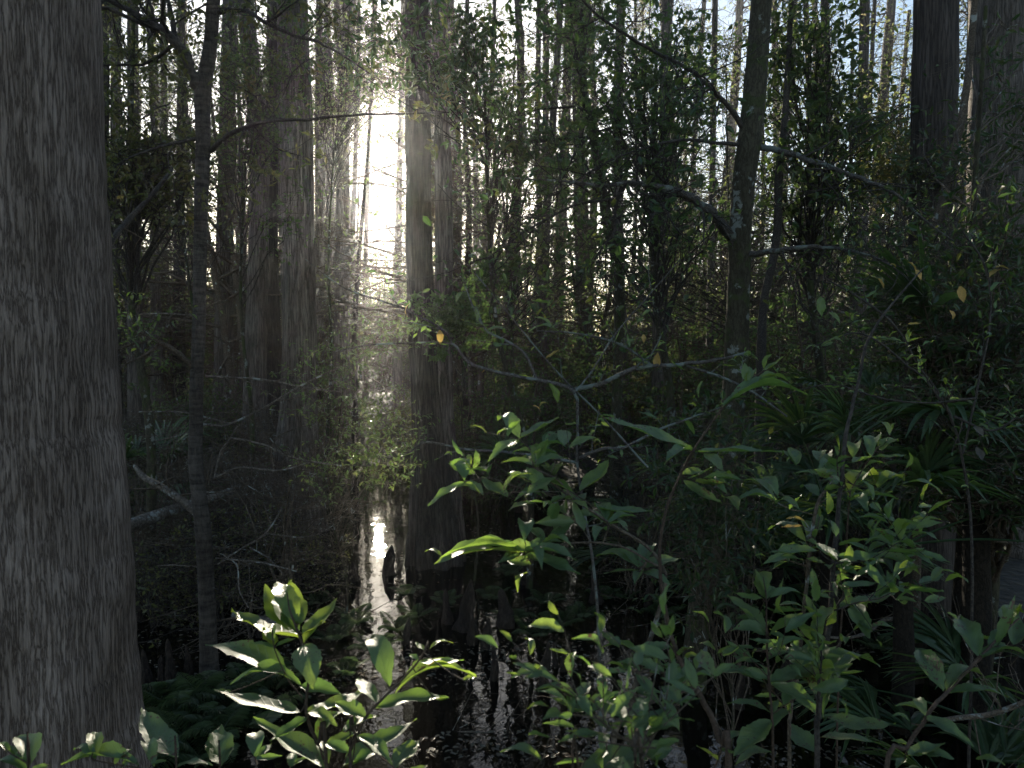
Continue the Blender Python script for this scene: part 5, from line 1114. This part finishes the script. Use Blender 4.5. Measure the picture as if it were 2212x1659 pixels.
# distant-side shoots around (1881,983), (1835,1080)
sapling('small-leafed shoot beside the palmetto, right foreground', 2.0,
  [('BR', [(1000, 1400, 14), (1050, 400, 12), (1080, -60, 10), (1100, -160, 8), (1220, -360, 6), (1280, -440, 4)], 1.95, 2.05)],
  [('MR', 1220, 1300, 1285, 1205, 80, 'g'), ('MR', 1225, 1300, 1445, 1290, 50, 'g'), ('MR', 1285, 1260, 1400, 1195, 36, 'y'), ('MR', 1215, 1305, 1100, 1340, 40, 'g'), ('MR', 1110, 1310, 1150, 1250, 50, 'y'), ('MR', 1080, 1580, 1300, 1470, 60, 'y'), ('MR', 1080, 1590, 1200, 1655, 110, 'g'), ('MR', 1085, 1570, 1360, 1530, 50, 'g'), ('MR', 1260, 1500, 1440, 1460, 60, 'y'), ('MR', 1270, 1500, 1340, 1400, 40, 'y'), ('MR', 1060, 1590, 900, 1600, 50, 'g'), ('MR', 940, 1400, 960, 1310, 50, 'g'), ('MR', 880, 1330, 890, 1270, 36, 'g'), ('MR', 1000, 1370, 880, 1400, 40, 'g'), ('MR', 1010, 1390, 1080, 1370, 40, 'g'), ('MR', 740, 1360, 640, 1300, 60, 'g'), ('MR', 745, 1350, 690, 1240, 60, 'y'), ('MR', 900, 1430, 720, 1410, 50, 'g'), ('MR', 880, 1560, 760, 1500, 60, 'g')],
  extra=5, extra_size=0.055)

# lichened shrub in front of the centre with yellow leaves
sapling('lichen-crusted shrub branch with a few yellow leaves crossing the middle of the view', 3.4,
  [('O', [(1290, 1300, 7), (1262, 1100, 6), (1246, 1000, 6), (1248, 920, 6), (1237, 843, 8), (1150, 820, 8), (1080, 805, 7), (1025, 790, 7), (1000, 770, 6), (975, 742, 5), (900, 740, 4), (800, 745, 4), (737, 757, 3)], 3.4, 3.3),
   ('O', [(1237, 843, 10), (1300, 828, 10), (1360, 800, 10), (1410, 790, 9), (1470, 788, 9), (1560, 775, 7), (1620, 760, 5)], 3.4, 3.3),
   ('O', [(1480, 790, 6), (1560, 815, 6), (1630, 850, 5), (1700, 900, 4)], 3.35, 3.2),
   ('O', [(975, 742, 6), (960, 715, 5), (900, 680, 4), (840, 655, 4), (740, 620, 3), (660, 560, 2)], 3.35, 3.2),
   ('O', [(1160, 820, 6), (1130, 760, 6), (1080, 730, 5), (1050, 712, 5), (1020, 660, 3), (1000, 600, 2)], 3.4, 3.5),
   ('O', [(1410, 790, 5), (1330, 740, 5), (1240, 720, 4), (1160, 715, 3)], 3.35, 3.4),
   ('O', [(1250, 1000, 7), (1160, 985, 6), (1070, 975, 6), (1000, 970, 5), (920, 955, 5), (880, 980, 3), (820, 990, 2)], 3.4, 3.2),
   ('O', [(1250, 990, 8), (1300, 970, 8), (1350, 965, 6), (1420, 930, 6), (1500, 900, 4), (1560, 880, 3)], 3.4, 3.3),
   ('O', [(1400, 1010, 5), (1300, 900, 4), (1200, 800, 4), (1100, 680, 3), (1010, 570, 2)], 3.3, 3.6),
   ('O', [(1240, 850, 4), (1280, 800, 4), (1330, 720, 4), (1400, 640, 3), (1470, 560, 3)], 3.3, 3.6)],
  [('O', 950, 712, 951, 745, 16, 'o'), ('O', 1208, 755, 1176, 776, 22, 'o'), ('O', 1420, 795, 1421, 760, 34, 'o'), ('O', 1390, 722, 1391, 742, 16, 'o'), ('O', 1055, 798, 1040, 806, 10, 'o'), ('O', 1150, 876, 1168, 890, 16, 'o'), ('O', 885, 655, 880, 685, 18, 'o'), ('O', 1165, 880, 1185, 872, 12, 'o'),
   ('O', 1150, 650, 1190, 655, 18, 'g'), ('O', 1155, 685, 1195, 705, 14, 'g'), ('O', 1025, 665, 1030, 695, 22, 'g'), ('O', 1000, 630, 985, 655, 18, 'g'), ('O', 1050, 715, 1095, 712, 14, 'g'), ('O', 1140, 718, 1215, 722, 18, 'g'), ('O', 1240, 730, 1270, 745, 22, 'g'), ('O', 1265, 725, 1255, 740, 14, 'g'), ('O', 1215, 760, 1225, 745, 28, 'g'), ('O', 1325, 745, 1340, 710, 22, 'g'), ('O', 1345, 790, 1330, 800, 26, 'g'), ('O', 1420, 750, 1440, 740, 22, 'g'), ('O', 1360, 750, 1355, 720, 16, 'g'), ('O', 1120, 810, 1148, 815, 24, 'g'), ('O', 1300, 745, 1290, 755, 18, 'g'), ('O', 1420, 905, 1380, 890, 16, 'g'), ('O', 1500, 940, 1460, 900, 20, 'g'), ('O', 1510, 860, 1520, 820, 26, 'g'), ('O', 1480, 800, 1450, 780, 20, 'g')],
  extra=5, extra_size=0.045, extra_mat='leaf_fg', stem_mat='lichen_twig', name='lichened_shrub', cat='shrub')
sapling('dark twiggy shrub with scattered yellow and orange leaves at the upper right', 3.2,
  [('O', [(2100, 1200, 6), (2080, 1000, 6), (2045, 880, 6), (1985, 790, 5), (1930, 700, 5), (1850, 640, 5), (1780, 600, 3)], 3.2, 3.2),
   ('O', [(2040, 880, 5), (2000, 820, 5), (1960, 790, 4), (1900, 740, 5), (1840, 720, 4), (1730, 760, 3)], 3.2, 3.0),
   ('O', [(2080, 980, 5), (2120, 800, 5), (2140, 680, 4), (2130, 580, 5), (2080, 500, 4)], 3.2, 3.4),
   ('O', [(2110, 860, 5), (2000, 870, 4), (1900, 860, 4), (1800, 830, 3), (1700, 850, 2)], 3.2, 3.1),
   ('O', [(2060, 900, 6), (2140, 930, 5), (2200, 900, 4)], 3.2, 3.2)],
  [('O', 2160, 583, 2136, 600, 16, 'o'), ('O', 2150, 578, 2180, 582, 10, 'o'), ('O', 2074, 618, 2082, 655, 18, 'o'), ('O', 2050, 670, 2058, 692, 14, 'o'), ('O', 1960, 565, 1978, 592, 14, 'o'), ('O', 1978, 582, 1990, 605, 12, 'o'), ('O', 1895, 600, 1910, 625, 14, 'o'), ('O', 1880, 595, 1900, 602, 8, 'o'), ('O', 1922, 572, 1935, 580, 12, 'o'), ('O', 1960, 700, 1990, 698, 10, 'o'), ('O', 2168, 830, 2182, 848, 14, 'b'), ('O', 2110, 965, 2122, 995, 14, 'b'), ('O', 2105, 920, 2125, 945, 14, 'b'),
   ('O', 1772, 640, 1775, 685, 24, 'g'), ('O', 1790, 675, 1815, 700, 14, 'g'), ('O', 1950, 655, 1980, 640, 18, 'g'), ('O', 1900, 735, 1930, 730, 18, 'g'), ('O', 1840, 700, 1880, 690, 14, 'g'), ('O', 2140, 630, 2170, 610, 16, 'g'), ('O', 1960, 780, 1940, 775, 14, 'g')],
  extra=9, extra_size=0.05, extra_mat='leaf_fg', stem_mat='dark_twig', name='twiggy_shrub', cat='shrub')
# ------------------------------------------------------------------ haze
def build_haze():
    m, n, out = new_mat('forest_air')
    pv = node(n, "ShaderNodeVolumePrincipled")
    pv.inputs['Color'].default_value = (0.95, 0.96, 1.0, 1); pv.inputs['Density'].default_value = 0.0008
    pv.inputs['Anisotropy'].default_value = 0.82
    n.links.new(pv.outputs[0], out.inputs['Volume'])
    x0, x1, y0, y1, z0, z1 = -305, 305, -305, 405, -2.0, 27
    V = [(x, y, z) for z in (z0, z1) for y in (y0, y1) for x in (x0, x1)]
    Fc = [(0, 2, 3, 1), (4, 5, 7, 6), (0, 1, 5, 4), (2, 6, 7, 3), (0, 4, 6, 2), (1, 3, 7, 5)]
    tag(mesh_obj('haze', np.array(V, float), np.array(Fc), m, smooth=False), kind='stuff')
build_haze()
for o in bpy.data.objects:
    if '_base' in o: del o['_base']
